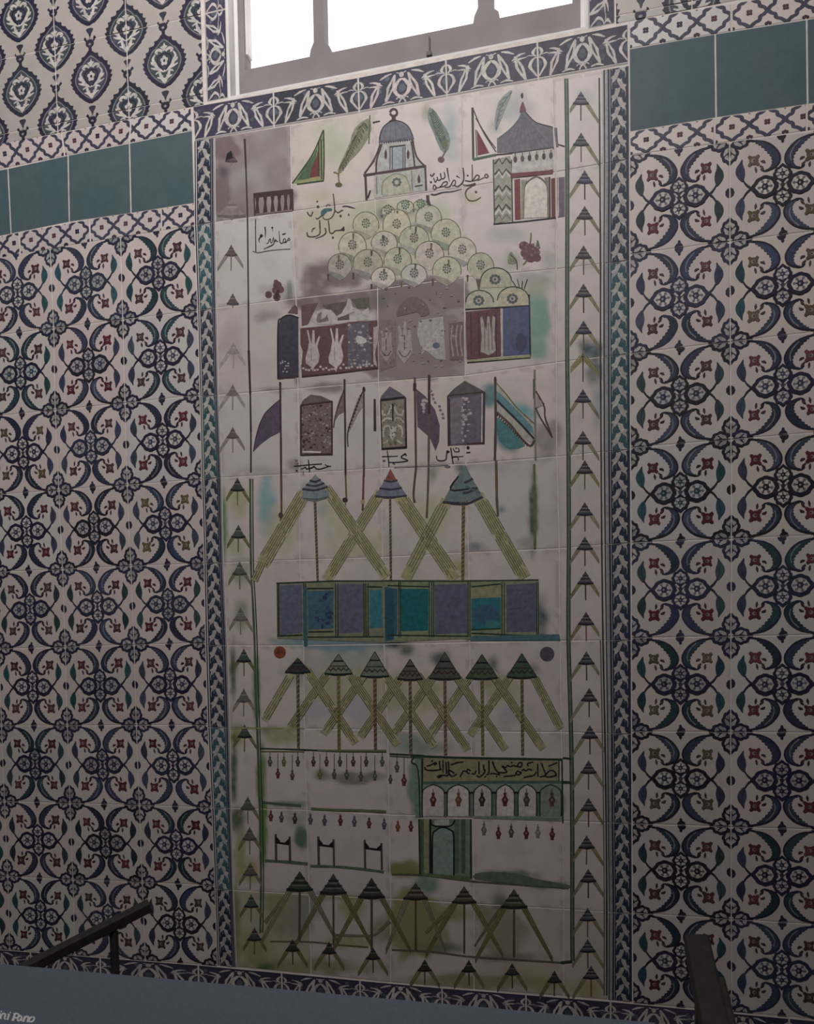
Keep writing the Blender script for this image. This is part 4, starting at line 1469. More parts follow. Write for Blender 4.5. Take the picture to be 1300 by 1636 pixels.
# ---- hill of scales
hill = [('K', 700, 190, 90, 55), ('K', 290, 370, 140, 115), ('K', 520, 240, 70, 50), ('K', 610, 370, 150, 140), ('K', 940, 300, 140, 120), ('K', 860, 180, 80, 50), ('K', 150, 590, 150, 125), ('K', 480, 560, 140, 105), ('K', 790, 520, 160, 120),
        ('K', 1120, 460, 160, 130), ('K', 20, 800, 130, 110), ('K', 310, 770, 160, 125), ('K', 620, 740, 150, 115), ('K', 950, 680, 155, 120), ('K', 1290, 640, 150, 120),
        ('K', 470, 920, 130, 90), ('K', 790, 890, 140, 95), ('K', 1130, 840, 155, 120), ('B', 610, 985, 72, 60)]
for k, x, y, rx_, ry_ in sorted(hill, key=lambda h: cp(h[0], h[1], h[2])[1]):
    rx_, y, ry_ = rx_ * .96, y + .22 * ry_, ry_ * 1.24
    with Motif('painted_hill_scale', k) as c:
        dmg = k == 'K' and x < 350
        fillc = mixc((.49, .48, .34), (.52, .48, .43), c.cv.rng.random())
        if dmg and y > 700:
            fillc = mixc(fillc, MAUVE, .35)
        arc = [(x + rx_ * math.cos(t), y + ry_ * math.sin(t)) for t in [math.pi * .93 + math.pi * 1.14 * i / 14 for i in range(15)]]
        c.fill(arc + [(x + rx_ * .5, y + ry_ * .75), (x, y + ry_ * 1.05), (x - rx_ * .5, y + ry_ * .75)], fillc)
        if c.cv.rng.random() < .9:
            c.fill([(x - rx_ * .95, y + ry_ * .3), (x, y + ry_ * .55), (x + rx_ * .4, y + ry_ * .85), (x - rx_ * .1, y + ry_ * 1.0), (x - rx_ * .7, y + ry_ * .65)], mixc(fillc, c.cv.rng.choice([SLATE, SLATE, TEAL, MAUVE]), .5), 2)
        c.line(arc, 8 * c.s / 6.5, mixc(OLIVE, DKG, .6 * c.cv.rng.random() + .2), 2)
        s = c.s / 6.5
        fc = c.cv.rng.choice([(.10, .13, .10), (.11, .10, .09), (.07, .14, .09), (.13, .09, .08)])
        for q_ in range(9):
            t = q_ * .698
            c.dot(x + 36 * s * math.cos(t), y - 24 * s + 42 * s * math.sin(t), 11 * s, 13 * s, fc, 6)
        for q_ in range(5):
            t = q_ * 1.257
            c.dot(x + 16 * s * math.cos(t), y - 24 * s + 18 * s * math.sin(t), 9 * s, 10 * s, fc, 6)
        c.fill([(x - rx_ - 8 * s, y + ry_ * .55), (x - rx_ + 14 * s, y + ry_ * .55), (x - rx_ + 9 * s, y + ry_ * 1.0), (x - rx_ - 4 * s, y + ry_ * 1.0)], mixc(OLIVE, MAROON, c.cv.rng.random()))

# ---- flag and pavilion, top right
with Motif('painted_flag', 'B', 'red and white triangular flag on a green pole') as c:
    c.line([(568, 170), (572, 440)], 12, DKG, 0)
    c.line([(572, 180), (620, 290), (690, 400)], 6, DKG)
    c.line([(585, 225), (650, 330), (688, 380)], 5, MAROON)
    c.fill([(590, 285), (615, 330), (655, 405), (595, 418)], RED)
    c.line([(570, 440), (690, 415)], 12, GREEN, 0)
    c.line([(585, 285), (590, 425)], 5, DKG, 0)
with Motif('painted_pavilion', 'B', 'grey-roofed pavilion with zigzag pillar and arch') as c:
    c.fill([(695, 405), (695, 335), (760, 285), (805, 235), (822, 195), (842, 190), (870, 225), (905, 250), (985, 270), (990, 385), (850, 400)], (.165, .155, .18))
    for k in range(9):
        t = k / 8
        c.line([(825, 205), (770 + 150 * t * .9, 290 + 5 * t), (702 + 280 * t, 405 - 22 * t)], 4, (.12, .12, .16))
    c.line([(695, 335), (760, 285), (805, 235), (824, 195)], 6, (.10, .14, .15))
    c.line([(842, 192), (870, 225), (905, 250), (985, 272)], 5, INK)
    c.fill([(812, 195), (822, 150), (830, 140), (840, 165), (845, 190)], (.17, .06, .09), 2)
    c.dot(825, 108, 7, 14, MAROON)
    c.line([(690, 415), (770, 408), (990, 380)], 7, INK, 0)
    c.fill([(680, 440), (765, 420), (775, 755), (682, 772)], (.30, .32, .25))
    for (y, cc) in ((450, MAROON), (505, MAROON), (520, WHITE), (590, MAROON), (612, WHITE), (640, (.2, .2, .16)), (690, MAROON), (712, WHITE), (740, (.2, .2, .16))):
        c.line([(684, y + 14), (705, y - 14), (722, y + 14), (742, y - 16), (766, y + 10)], 10, cc, 0)
    for x0 in (676, 770):
        c.line([(x0, 440), (x0 + 6, 770)], 6, DKG, 0)
    c.fill([(775, 410), (985, 382), (990, 500), (770, 520)], (.50, .47, .42))
    for k in range(6):
        x = 790 + k * 37
        c.line([(x, 408 - k * 4), (x, 425 - k * 4)], 4, INK, 0)
        c.dot(x, 440 - k * 4, 10, 18, mixc(BROWN, GREEN, .5 if k % 2 else 0), 8)
    c.fill([(765, 512), (960, 496), (985, 490), (985, 515), (765, 535)], (.16, .045, .045))
    c.fill([(785, 545), (815, 540), (818, 750), (788, 752)], (.16, .042, .042))
    c.fill([(835, 745), (838, 590), (858, 555), (900, 532), (935, 552), (955, 590), (958, 738)], (.62, .57, .54), 0)
    c.line([(832, 745), (836, 590), (858, 553), (900, 530), (936, 550), (957, 590), (960, 740)], 9, (.14, .12, .09))
    c.fill([(820, 545), (850, 545), (835, 590), (832, 745), (820, 748)], (.27, .28, .2))
    c.fill([(940, 535), (968, 530), (968, 740), (957, 742), (955, 585)], (.24, .22, .18))
    c.fill([(975, 540), (996, 535), (998, 742), (978, 745)], (.15, .042, .042))
    c.fill([(1006, 535), (1046, 530), (1046, 735), (1010, 740)], (.16, .13, .17))
    c.line([(1012, 535), (1014, 735)], 5, WHITE, 0)
    for L in ([(676, 775), (830, 762), (1000, 742)], [(968, 530), (970, 745)], [(1003, 275), (1008, 360), (1045, 372)]):
        c.line(L, 7, INK, 0)
    c.line([(998, 275), (1008, 375)], 14, (.15, .13, .17), 0)
with Motif('painted_carnation', 'B', 'dark red flower') as c:
    c.line([(872, 820), (868, 870), (850, 960), (830, 985)], 7, OLIVE)
    for dx, dy, s in ((0, 0, 34), (-28, -18, 26), (25, 15, 32), (8, 42, 30), (40, 45, 22), (-22, 20, 24)):
        c.dot(862 + dx, 905 + dy, s, s * .9, (.14, .06, .065), 9)
    for k in range(14):
        c.dot(862 + c.cv.rng.uniform(-40, 50), 910 + c.cv.rng.uniform(-40, 50), 8, 8, (.22, .12, .13), 6)
    c.line([(905, 860), (915, 900)], 8, GREEN, 0)
with Motif('painted_bud', 'B') as c:
    c.fill([(752, 980), (756, 935), (768, 918), (785, 940), (800, 975)], (.24, .26, .17), 2)
    c.line([(765, 935), (795, 965), (800, 1010)], 6, BROWN)
with Motif('painted_carnation', 'A', 'brown speckled flower') as c:
    for dx, dy, s in ((0, 0, 30), (-15, 30, 22), (20, 25, 24), (-10, -25, 16), (-60, 60, 24), (-5, 75, 26)):
        c.dot(560 + dx, 1160 + dy, s, s, (.13, .07, .07), 9)
    c.line([(565, 1190), (550, 1250)], 20, MAROON, 0)

# ---- the worn building in the middle
with Motif('painted_mosque', 'C', 'worn maroon mosque front with white tulips') as c:
    c.fill([(450, 240), (465, 200), (500, 178), (545, 175), (578, 195), (580, 550), (555, 570), (452, 575)], (.06, .055, .078))
    c.line([(450, 575), (450, 240), (470, 195), (520, 172), (580, 190)], 9, INK)
    c.line([(452, 572), (580, 555)], 14, MAROON, 0)
    c.fill([(510, 160), (540, 120), (560, 105), (575, 130), (575, 165)], (.13, .08, .085))
    c.fill([(590, 255), (800, 235), (900, 215), (1075, 205), (1080, 505), (600, 560), (592, 400)], (.125, .066, .07))
    c.fill([(595, 110), (700, 95), (640, 230), (600, 240)], (.14, .085, .09))
    c.fill([(730, 110), (890, 85), (900, 200), (820, 205)], (.13, .10, .09))
    c.fill([(910, 70), (1020, 60), (1030, 130), (950, 130)], (.12, .11, .08))
    c.fill([(885, 230), (1020, 215), (1040, 490), (890, 505)], (.12, .10, .13))
    # worn glaze
    c.fill([(650, 205), (690, 150), (730, 135), (785, 140), (820, 180), (850, 160), (880, 110), (890, 70), (905, 70), (920, 120), (980, 150), (1020, 125), (1022, 200), (950, 210), (930, 150), (870, 175), (825, 190), (822, 230), (700, 232)], (.50, .46, .44))
    c.fill([(690, 205), (700, 165), (725, 150), (720, 200), (745, 190), (760, 165), (770, 210), (700, 222)], (.20, .15, .15))
    for (x, y, s) in ((668, 400, 1), (815, 395, 1.05)):
        P = lambda L: [(x + a * s, y + b_ * s) for a, b_ in L]
        c.fill(P([(-42, 75), (-30, 85), (-8, 100), (0, 130), (10, 100), (36, 70), (44, 30), (30, -30), (48, -95), (38, -95), (15, -40), (12, -130), (0, -135), (-6, -45), (-28, -135), (-36, -130), (-22, -60), (-32, 0), (-44, 40)]), (.50, .46, .43))
        c.line(P([(-10, -20), (-8, 60)]), 5, (.25, .2, .2), 0)
    for k in range(40):
        x, y = c.cv.rng.uniform(890, 1035), c.cv.rng.uniform(225, 495)
        c.dot(x, y, c.cv.rng.uniform(4, 16), c.cv.rng.uniform(3, 11), mixc(MAUVE, WHITE, c.cv.rng.random() * .7), 7)
    c.fill([(950, 300), (1000, 320), (1005, 345), (965, 355), (940, 330)], (.52, .48, .46), 2)
    for k in range(26):
        x = 610 + k * 18
        c.dot(x, 520 - k * 1.6 + c.cv.rng.uniform(-14, 14), 9, 8, (.46, .40, .39), 6)
    c.fill([(1050, 250), (1085, 240), (1080, 330), (1060, 420), (1075, 500), (1050, 470)], (.42, .36, .35))
    c.line([(600, 560), (840, 535), (1080, 505)], 10, MAROON, 0)
    c.fill([(580, 330), (606, 400), (600, 480), (582, 520)], (.48, .43, .42))
    for k in range(10):
        c.dot(470 + k * 6 + c.cv.rng.uniform(-12, 12), 500 + c.cv.rng.uniform(-50, 50), 6, 5, (.45, .42, .44), 6)
with Motif('painted_tulip_frieze', 'D', 'mauve worn frieze with pale tulips') as c:
    c.fill([(85, 235), (170, 232), (172, 470), (88, 500)], (.20, .15, .155))
    for (x, y, s, pc) in ((215, 350, 1, (.36, .32, .31)), (120, 360, .8, (.30, .26, .25))):
        P = lambda L: [(x + a * s, y + b_ * s) for a, b_ in L]
        c.fill(P([(-40, 55), (-20, 85), (0, 110), (20, 85), (42, 50), (36, 0), (34, -80), (22, -80), (14, -30), (8, -110), (-4, -110), (-8, -30), (-24, -90), (-34, -85), (-28, -10)]), pc)
        c.line(P([(-30, 40), (-12, 70), (12, 70), (32, 40)]), 4, MAROON)
        c.line(P([(0, -40), (0, 40)]), 4, MAROON, 0)
    c.fill([(290, 235), (340, 225), (415, 215), (430, 440), (380, 435), (300, 370), (280, 300)], (.37, .34, .34))
    for k in range(24):
        c.line([(300 + c.cv.rng.uniform(0, 110), 240 + c.cv.rng.uniform(0, 180)), (300 + c.cv.rng.uniform(0, 120), 260 + c.cv.rng.uniform(0, 180))], 4, mixc(WHITE, MAUVE, .35), 0)
    c.dot(380, 365, 20, 16, (.12, .12, .2))
    c.fill([(175, 215), (190, 160), (230, 120), (280, 115), (330, 150), (345, 200), (300, 215), (280, 190)], (.155, .11, .12), 2)
    c.fill([(445, 250), (520, 240), (520, 440), (450, 440)], (.18, .12, .12))
    for x in (465, 490, 512):
        c.line([(x, 260), (x - 8, 330), (x + 4, 420)], 7, (.33, .28, .27))
    for k in range(60):
        c.dot(c.cv.rng.uniform(90, 520), c.cv.rng.uniform(60, 480), c.cv.rng.uniform(3, 10), c.cv.rng.uniform(2, 7), mixc(MAUVE, c.cv.rng.choice([WHITE, MAROON]), .3), 6)
with Motif('painted_mosque', 'D', 'twin domed building with blue door') as c:
    for x, y, rr_ in ((690, 30, 80), (605, 140, 72), (780, 130, 82)):
        arc = [(x + rr_ * math.cos(t), y + rr_ * .85 * math.sin(t)) for t in [math.pi + math.pi * i / 12 for i in range(13)]]
        c.fill(arc + [(x + rr_, y + 30), (x - rr_, y + 38)], (.47, .45, .34))
        c.line(arc, 6, DKG, 2)
        for k in range(9):
            t = k * .7
            c.dot(x - 5 + 22 * math.cos(t), y - 8 + 20 * math.sin(t), 9, 9, (.09, .11, .11), 6)
        c.dot(x - 5, y - 8, 8, 8, (.09, .11, .11), 6)
    c.fill([(585, 20), (612, 20), (604, 80), (598, 80)], (.12, .08, .06))
    for k in range(4):
        c.line([(800 + k * 12, 70), (775 + k * 26, 30 - k % 2 * 10)], 5, DKG, 0)
    c.fill([(532, 190), (715, 172), (718, 420), (540, 438)], (.135, .06, .065))
    for x in (560, 600, 640, 690):
        c.line([(x, 195), (x + 2, 420)], 6, MAROON, 0)
    P = lambda L: [(650 + a, 310 + b_) for a, b_ in L]
    c.fill(P([(-40, 90), (-20, 95), (0, 105), (25, 95), (40, 80), (32, 20), (36, -90), (24, -100), (12, -20), (6, -95), (-6, -95), (-10, -20), (-32, -95), (-42, -90), (-34, 10)]), (.38, .36, .32))
    for x in (-20, 0, 18):
        c.line(P([(x, -60), (x + 2, 80)]), 4, (.16, .1, .1), 0)
    c.fill([(725, 172), (862, 160), (866, 408), (726, 420)], (.08, .098, .185))
    for (x, y, a, b_, cc) in ((785, 260, 45, 80, (.105, .12, .19)), (820, 350, 30, 50, (.065, .07, .12))):
        c.dot(x, y, a, b_, cc, 12)
    for L in ([(716, 172), (720, 425)], [(862, 100), (868, 420)], [(530, 178), (865, 158)]):
        c.line(L, 7, mixc(OCHRE, WHITE, .4) if L[0][0] == 716 else INK, 0)
    c.line([(540, 445), (720, 432), (868, 420)], 12, mixc(OCHRE, GG, .4), 0)
    c.line([(540, 455), (870, 428)], 4, DKG, 0)

# ---- banners and niches
with Motif('painted_flag', 'C', 'dark purple curved banner pointing left') as c:
    c.fill([(468, 700), (420, 740), (370, 790), (335, 860), (312, 940), (296, 1030), (340, 985), (400, 940), (470, 905)], (.115, .085, .125))
    c.line([(468, 700), (420, 740), (370, 790), (335, 860), (312, 940), (296, 1030)], 6, MAROON)
    c.line([(464, 600), (468, 900), (470, 1185)], 12, MAROON)
    c.dot(464, 605, 8, 14, MAROON)
    c.line([(470, 1180), (472, 1400), (468, 1440)], 13, (.12, .07, .06))
    c.dot(468, 1430, 16, 18, (.10, .07, .06))
    c.line([(468, 1440), (466, 1490)], 9, BROWN, 0)
with Motif('painted_niche', 'C', 'speckled maroon prayer niche') as c:
    c.fill([(588, 745), (605, 710), (655, 672), (720, 680), (795, 715), (792, 1055), (592, 1055)], (.17, .125, .13))
    c.fill([(590, 740), (610, 705), (660, 672), (720, 682), (795, 715)], (.15, .115, .115))
    for k in range(120):
        x, y = c.cv.rng.uniform(600, 785), c.cv.rng.uniform(735, 1030)
        c.dot(x, y, c.cv.rng.uniform(3, 12), c.cv.rng.uniform(3, 8), mixc(MAROON, WHITE, c.cv.rng.choice([0, .1, .35, .5])), 6)
    for L in ([(594, 745), (594, 1055)], [(790, 715), (790, 1052)], [(592, 1052), (792, 1045)], [(592, 740), (795, 715)]):
        c.line(L, 10, MAROON, 0)
    c.line([(605, 1032), (720, 1035)], 10, WHITE, 0)
with Motif('painted_flag', 'C', 'narrow worn pennant on a pole') as c:
    c.fill([(866, 640), (840, 690), (820, 750), (800, 850), (830, 800), (866, 780)], MAUVE)
    c.line([(800, 880), (815, 790), (866, 640)], 7, MAROON)
    c.line([(868, 575), (872, 850), (875, 1185)], 12, MAROON)
    c.line([(875, 1180), (880, 1320)], 12, OLIVE, 0)
    c.dot(872, 1335, 18, 16, MAROON)
    c.line([(874, 1350), (874, 1400)], 7, OLIVE, 0)
with Motif('painted_flag', 'C', 'narrow spotted pennant on a pole') as c:
    c.fill([(988, 640), (950, 700), (920, 790), (888, 920), (915, 870), (960, 780), (990, 740)], (.33, .27, .27))
    for k in range(10):
        c.dot(970 - k * 8, 680 + k * 22, 8, 8, MAROON, 6)
    c.line([(890, 1000), (895, 880), (985, 650)], 7, MAROON)
    c.line([(990, 630), (990, 900), (990, 1185)], 12, (.09, .055, .06))
    c.line([(988, 1180), (985, 1330), (982, 1400)], 13, (.15, .06, .06))
    c.dot(982, 1345, 14, 14, OCHRE)
    c.dot(990, 640, 10, 18, MAROON)
with Motif('painted_niche', 'C', 'niche with a white patterned panel and dark gable') as c:
    c.fill([(1092, 705), (1100, 680), (1152, 620), (1210, 655), (1252, 685), (1250, 700)], (.12, .11, .14))
    c.fill([(1092, 715), (1250, 695), (1256, 1005), (1105, 1012)], (.26, .23, .18))
    for s in (-1, 1):
        P = lambda L: [(1172 + s * a, 850 + b_) for a, b_ in L]
        c.line(P([(10, -110), (25, -60), (60, -50), (65, -80)]), 12, (.48, .44, .40))
        c.line(P([(5, -20), (40, -30), (70, 0)]), 12, (.48, .44, .40))
        c.line(P([(10, 60), (25, 20), (55, 30), (60, 90)]), 13, (.50, .46, .42))
        c.line(P([(25, 110), (60, 130)]), 10, (.45, .42, .36), 0)
    c.fill([(1150, 930), (1160, 880), (1172, 870), (1184, 880), (1190, 930), (1170, 960)], (.52, .48, .45))
    c.line([(1172, 730), (1172, 840)], 9, INK, 0)
    for k in range(50):
        c.dot(c.cv.rng.uniform(1105, 1240), c.cv.rng.uniform(725, 1000), 5, 5, (.12, .11, .08), 6)
    c.line([(1095, 708), (1248, 690)], 14, INK, 0)
    c.line([(1250, 690), (1256, 1008)], 13, MAROON, 0)
    c.line([(1100, 1014), (1258, 1004)], 13, INK, 0)
    c.line([(1058, 700), (1060, 900)], 15, MAROON, 0)
    c.line([(1095, 710), (1105, 1010)], 7, MAROON, 0)
with Motif('painted_flag', 'D', 'dark purple curved banner pointing right') as c:
    c.fill([(275, 588), (325, 630), (375, 700), (398, 780), (395, 860), (376, 912), (345, 840), (282, 785)], (.125, .085, .115))
    for k in range(12):
        c.dot(c.cv.rng.uniform(305, 335), c.cv.rng.uniform(640, 710), 7, 9, (.45, .4, .4), 6)
    c.line([(268, 530), (272, 780), (275, 1000)], 11, (.11, .06, .055))
    c.line([(268, 560), (268, 600)], 18, MAROON, 0)
    c.line([(275, 1000), (262, 1130), (268, 1180)], 11, (.12, .08, .05))
with Motif('painted_flag_pole', 'D') as c:
    c.line([(343, 515), (342, 760), (340, 990), (335, 1160), (330, 1260)], 11, (.12, .10, .07))
    c.line([(343, 520), (343, 720)], 14, MAROON, 0)
    for k in range(8):
        c.dot(350 + k * 10 + c.cv.rng.uniform(-8, 8), 600 + k * 20, 8, 7, (.2, .17, .18), 6)
with Motif('painted_niche', 'D', 'slate grey gabled niche') as c:
    c.fill([(438, 625), (470, 590), (528, 548), (580, 575), (632, 605), (628, 875), (442, 885)], (.115, .092, .115))
    c.fill([(438, 625), (470, 590), (528, 548), (580, 575), (632, 605), (630, 618)], (.11, .095, .10))
    c.fill([(452, 640), (520, 630), (522, 870), (455, 878)], (.19, .17, .19))
    c.fill([(540, 630), (612, 622), (610, 865), (540, 870)], (.14, .125, .15))
    for L in ([(440, 626), (630, 606)], [(618, 615), (616, 870)], [(448, 640), (452, 880)]):
        c.line(L, 6, WHITE if L[0][0] == 618 else MAROON, 0)
    c.line([(630, 606), (627, 876)], 9, MAROON, 0)
    c.line([(440, 626), (444, 886)], 9, MAROON, 0)
    c.line([(540, 876), (628, 872)], 10, MAROON, 0)
    for k in range(30):
        c.dot(c.cv.rng.uniform(510, 560), c.cv.rng.uniform(630, 890), c.cv.rng.uniform(4, 11), c.cv.rng.uniform(3, 9), (.42, .37, .38), 6)
with Motif('painted_flag', 'D', 'striped turquoise and ochre triangular flag') as c:
    c.fill([(692, 560), (745, 620), (800, 690), (890, 775), (888, 880), (800, 820), (692, 700)], (.42, .41, .34))
    c.fill([(694, 600), (750, 650), (820, 720), (880, 790), (886, 830), (800, 760), (694, 655)], (.12, .235, .26))
    c.fill([(694, 740), (740, 775), (790, 830), (840, 885), (760, 900), (700, 840)], (.08, .20, .22), 2)
    c.line([(692, 560), (745, 620), (800, 690), (890, 772)], 6, OLIVE)
    c.line([(694, 650), (760, 715), (825, 780), (888, 850)], 11, NAVY)
    c.line([(694, 712), (760, 770), (820, 845), (868, 886), (890, 855)], 11, (.12, .065, .055))
    for k in range(16):
        t = k / 16
        c.line([(700 + t * 165, 720 + t * 165), (694 + t * 165, 732 + t * 165)], 6, BROWN, 0)
    c.line([(686, 535), (688, 760), (684, 960)], 13, (.09, .065, .06))
    c.dot(686, 540, 7, 15, BROWN)
    c.line([(690, 960), (692, 1030), (694, 1160), (700, 1250)], 13, (.13, .09, .06))
with Motif('painted_flag', 'D', 'small brown pennant on a greenish pole') as c:
    c.line([(890, 490), (892, 700), (895, 960)], 11, (.20, .20, .14))
    c.line([(886, 540), (886, 640)], 9, GREEN, 0)
    c.line([(896, 600), (925, 650), (942, 690), (945, 740), (982, 842)], 8, BROWN)
    c.line([(896, 690), (920, 740), (982, 842)], 8, BROWN)
    c.line([(898, 690), (940, 665)], 6, BROWN, 0)
    c.fill([(900, 620), (925, 655), (935, 675), (902, 690)], (.32, .28, .26))
    c.line([(888, 980), (890, 1150), (892, 1420)], 13, (.13, .15, .07))

# ---- three great tents and their ropes


def ropeband(c, a, b_, wd, n=6):
    (x0, y0), (x1, y1) = a, b_
    x0, y0 = x0 - (x1 - x0) * .07, y0 - (y1 - y0) * .07
    d = math.hypot(x1 - x0, y1 - y0)
    nx, ny = -(y1 - y0) / d, (x1 - x0) / d
    for k_, cc in ((1.12, (.50, .455, .36)), (1.0, (.44, .405, .265)), (.86, (.385, .35, .20))):
        h = wd / 2 * k_
        L_, R_ = [], []
        for i in range(9):
            t = i / 8
            e = c.cv.rng.uniform(-.06, .06) * wd
            L_.append((x0 + (x1 - x0) * t + nx * (h + e), y0 + (y1 - y0) * t + ny * (h + e)))
            R_.append((x0 + (x1 - x0) * t - nx * (h - e), y0 + (y1 - y0) * t - ny * (h - e)))
        c.fill(L_ + R_[::-1], cc, 0, .06)
    h = wd / 2
    for k in range(n):
        o_ = -h + wd * k / (n - 1)
        t0, t1 = c.cv.rng.uniform(0, .12), c.cv.rng.uniform(.85, 1)
        tm = c.cv.rng.uniform(.4, .6)
        for ta, tb in ((t0, tm), (tm + c.cv.rng.uniform(0, .06), t1)):
            c.line([(x0 + nx * o_ + (x1 - x0) * ta, y0 + ny * o_ + (y1 - y0) * ta), (x0 + nx * o_ * 1.04 + (x1 - x0) * tb, y0 + ny * o_ * 1.04 + (y1 - y0) * tb)], 4.0 * c.s / 3.9, mixc(DKG, OLIVE, .25 + .4 * c.cv.rng.random()), 0)


def twist(c, a, b_, wd, col):
    c.line([a, b_], wd, col, 0)
    n = int(abs(b_[1] - a[1]) / (wd * 1.5))
    for k in range(n):
        t = (k + .5) / n
        x, y = a[0] + (b_[0] - a[0]) * t, a[1] + (b_[1] - a[1]) * t
        c.line([(x - wd * .45, y + wd * .4), (x + wd * .45, y - wd * .4)], wd * .28, mixc(col, OCHRE, .65), 0)


def big_cap(c, peak, bl, br, capc, tip=None, nb=3):
    px_, py_ = peak
    c.fill([peak, (px_ + (br[0] - px_) * .36, py_ + (br[1] - py_) * .40), br, ((bl[0] + br[0]) / 2, (bl[1] + br[1]) / 2 + 8), bl, (px_ + (bl[0] - px_) * .36, py_ + (bl[1] - py_) * .40)], capc)
    for k in range(nb):
        t = .42 + .56 * k / max(1, nb - 1)
        c.line([(px_ + (bl[0] - px_) * t, py_ + (bl[1] - py_) * t), (px_, py_ + (bl[1] - py_) * t + 8), (px_ + (br[0] - px_) * t, py_ + (br[1] - py_) * t)], 13, (.055, .055, .07))
    if tip:
        c.fill([peak, (px_ + (br[0] - px_) * .36, py_ + (br[1] - py_) * .42), (px_ + (bl[0] - px_) * .36, py_ + (bl[1] - py_) * .42)], tip)


with Motif('painted_tent', 'E', 'large tent with grey banded cap') as c:
    ropeband(c, (600, 215), (350, 640), 78, 7)
    ropeband(c, (352, 625), (300, 740), 40, 4)
    ropeband(c, (775, 190), (1135, 715), 62, 6)
    twist(c, (682, 215), (700, 740), 15, (.11, .075, .05))
    c.fill([(600, 230), (610, 165), (770, 170), (775, 215), (690, 240)], (.22, .27, .27))
    big_cap(c, (685, 70), (602, 165), (765, 150), (.23, .25, .26))
    c.line([(606, 222), (690, 228), (770, 212)], 12, (.12, .14, .13))
with Motif('painted_tent', 'E', 'large tent with blue cap and red tip') as c:
    ropeband(c, (1075, 215), (755, 735), 62, 6)
    twist(c, (1155, 215), (1160, 740), 15, (.11, .075, .05))
    big_cap(c, (1157, 35), (1060, 212), (1262, 208), (.19, .20, .27), (.24, .08, .07))
with Motif('painted_rope_band', 'F') as c:
    ropeband(c, (140, 255), (405, 650), 62, 7)
with Motif('painted_tent', 'F', 'large tent with green and slate cap') as c:
    ropeband(c, (345, 275), (150, 650), 52, 5)
    ropeband(c, (530, 250), (755, 645), 62, 7)
    twist(c, (445, 250), (441, 655), 15, (.13, .095, .055))
    big_cap(c, (455, 72), (338, 265), (545, 238), (.16, .22, .22), None, 3)
    c.fill([(455, 75), (420, 120), (350, 240), (440, 250)], (.14, .21, .20))
    c.line([(420, 130), (380, 200), (500, 190)], 9, INK)
    c.line([(455, 180), (530, 215)], 12, (.1, .15, .15), 0)

# ---- long blue building
with Motif('painted_long_building', 'E', 'long low building of blue and turquoise bays') as c:
    c.fill([(440, 755), (1115, 740), (1850, 745), (1905, 745), (1905, 1075), (1850, 1095), (1120, 1130), (620, 1110), (445, 1105)], (.24, .26, .17))
    for (pp, cc) in (([(462, 770), (600, 765), (605, 1065), (466, 1085)], (.125, .13, .19)), ([(636, 805), (800, 800), (798, 1040), (640, 1050)], (.065, .14, .19)),
                     ([(832, 762), (985, 762), (985, 1065), (835, 1072)], (.13, .128, .185)), ([(1026, 800), (1105, 795), (1108, 1035), (1028, 1040)], (.05, .19, .22)),
                     ([(1122, 800), (1180, 790), (1180, 1110), (1124, 1120)], (.03, .10, .15))):
        c.fill(pp, cc)
    for k in range(26):
        c.dot(c.cv.rng.uniform(690, 790), c.cv.rng.uniform(815, 1030), c.cv.rng.uniform(8, 22), c.cv.rng.uniform(8, 18), c.cv.rng.choice([(.04, .06, .12), (.05, .09, .14), (.06, .12, .17)]), 8)
    for x in (448, 456, 612, 624, 812, 826, 990, 1002, 1016):
        c.line([(x, 758), (x + 2, 1090)], 7, mixc(DKG, INK, .3), 0)
    for L in ([(440, 756), (800, 742), (1115, 742)], [(620, 790), (800, 788)], [(640, 1062), (800, 1060)], [(445, 1088), (605, 1082)], [(620, 1095), (1115, 1092)], [(1010, 778), (1105, 780)]):
        c.line(L, 9, DKG, 0)
    c.fill([(610, 780), (632, 780), (636, 1150), (612, 1150)], (.05, .12, .15))
with Motif('painted_long_building', 'F', 'turquoise and slate bays of the long building') as c:
    c.fill([(42, 655), (825, 655), (828, 950), (42, 960)], (.22, .25, .16))
    for (pp, cc) in (([(46, 690), (112, 700), (110, 930), (48, 950)], (.045, .12, .16)), ([(122, 700), (268, 700), (266, 912), (124, 915)], (.02, .15, .165)),
                     ([(298, 680), (462, 675), (464, 925), (300, 930)], (.12, .122, .178)), ([(484, 695), (634, 690), (634, 760), (486, 760)], (.30, .29, .17)),
                     ([(484, 750), (634, 742), (634, 900), (486, 905)], (.035, .16, .19)), ([(662, 680), (812, 670), (815, 918), (664, 920)], (.125, .128, .19))):
        c.fill(pp, cc)
    c.dot(560, 830, 70, 50, (.05, .11, .17))
    c.dot(590, 880, 40, 24, (.06, .20, .22))
    for x in (118, 126, 272, 284, 294, 468, 478, 640, 652, 816, 824):
        c.line([(x, 665), (x, 945)], 5, mixc(DKG, INK, .2), 0)
    for L in ([(42, 660), (400, 662), (825, 655)], [(60, 684), (270, 690)], [(60, 935), (470, 940)], [(485, 908), (635, 902)], [(485, 925), (825, 940)], [(485, 690), (635, 675)]):
        c.line(L, 7, DKG, 0)
    c.fill([(480, 940), (930, 930), (935, 962), (480, 962)], (.08, .16, .19))
    c.line([(670, 805), (740, 795)], 5, (.08, .09, .14), 0)
with Motif('painted_disc', 'E', 'orange-red disc') as c:
    c.dot(462, 1190, 38, 38, ORANGE, 18)
    for k in range(6):
        c.dot(462 + c.cv.rng.uniform(-22, 22), 1190 + c.cv.rng.uniform(-22, 22), 9, 8, mixc(ORANGE, MAROON, .5), 6)
with Motif('painted_disc', 'F', 'purple disc') as c:
    c.dot(868, 1030, 37, 37, (.11, .085, .13), 18)

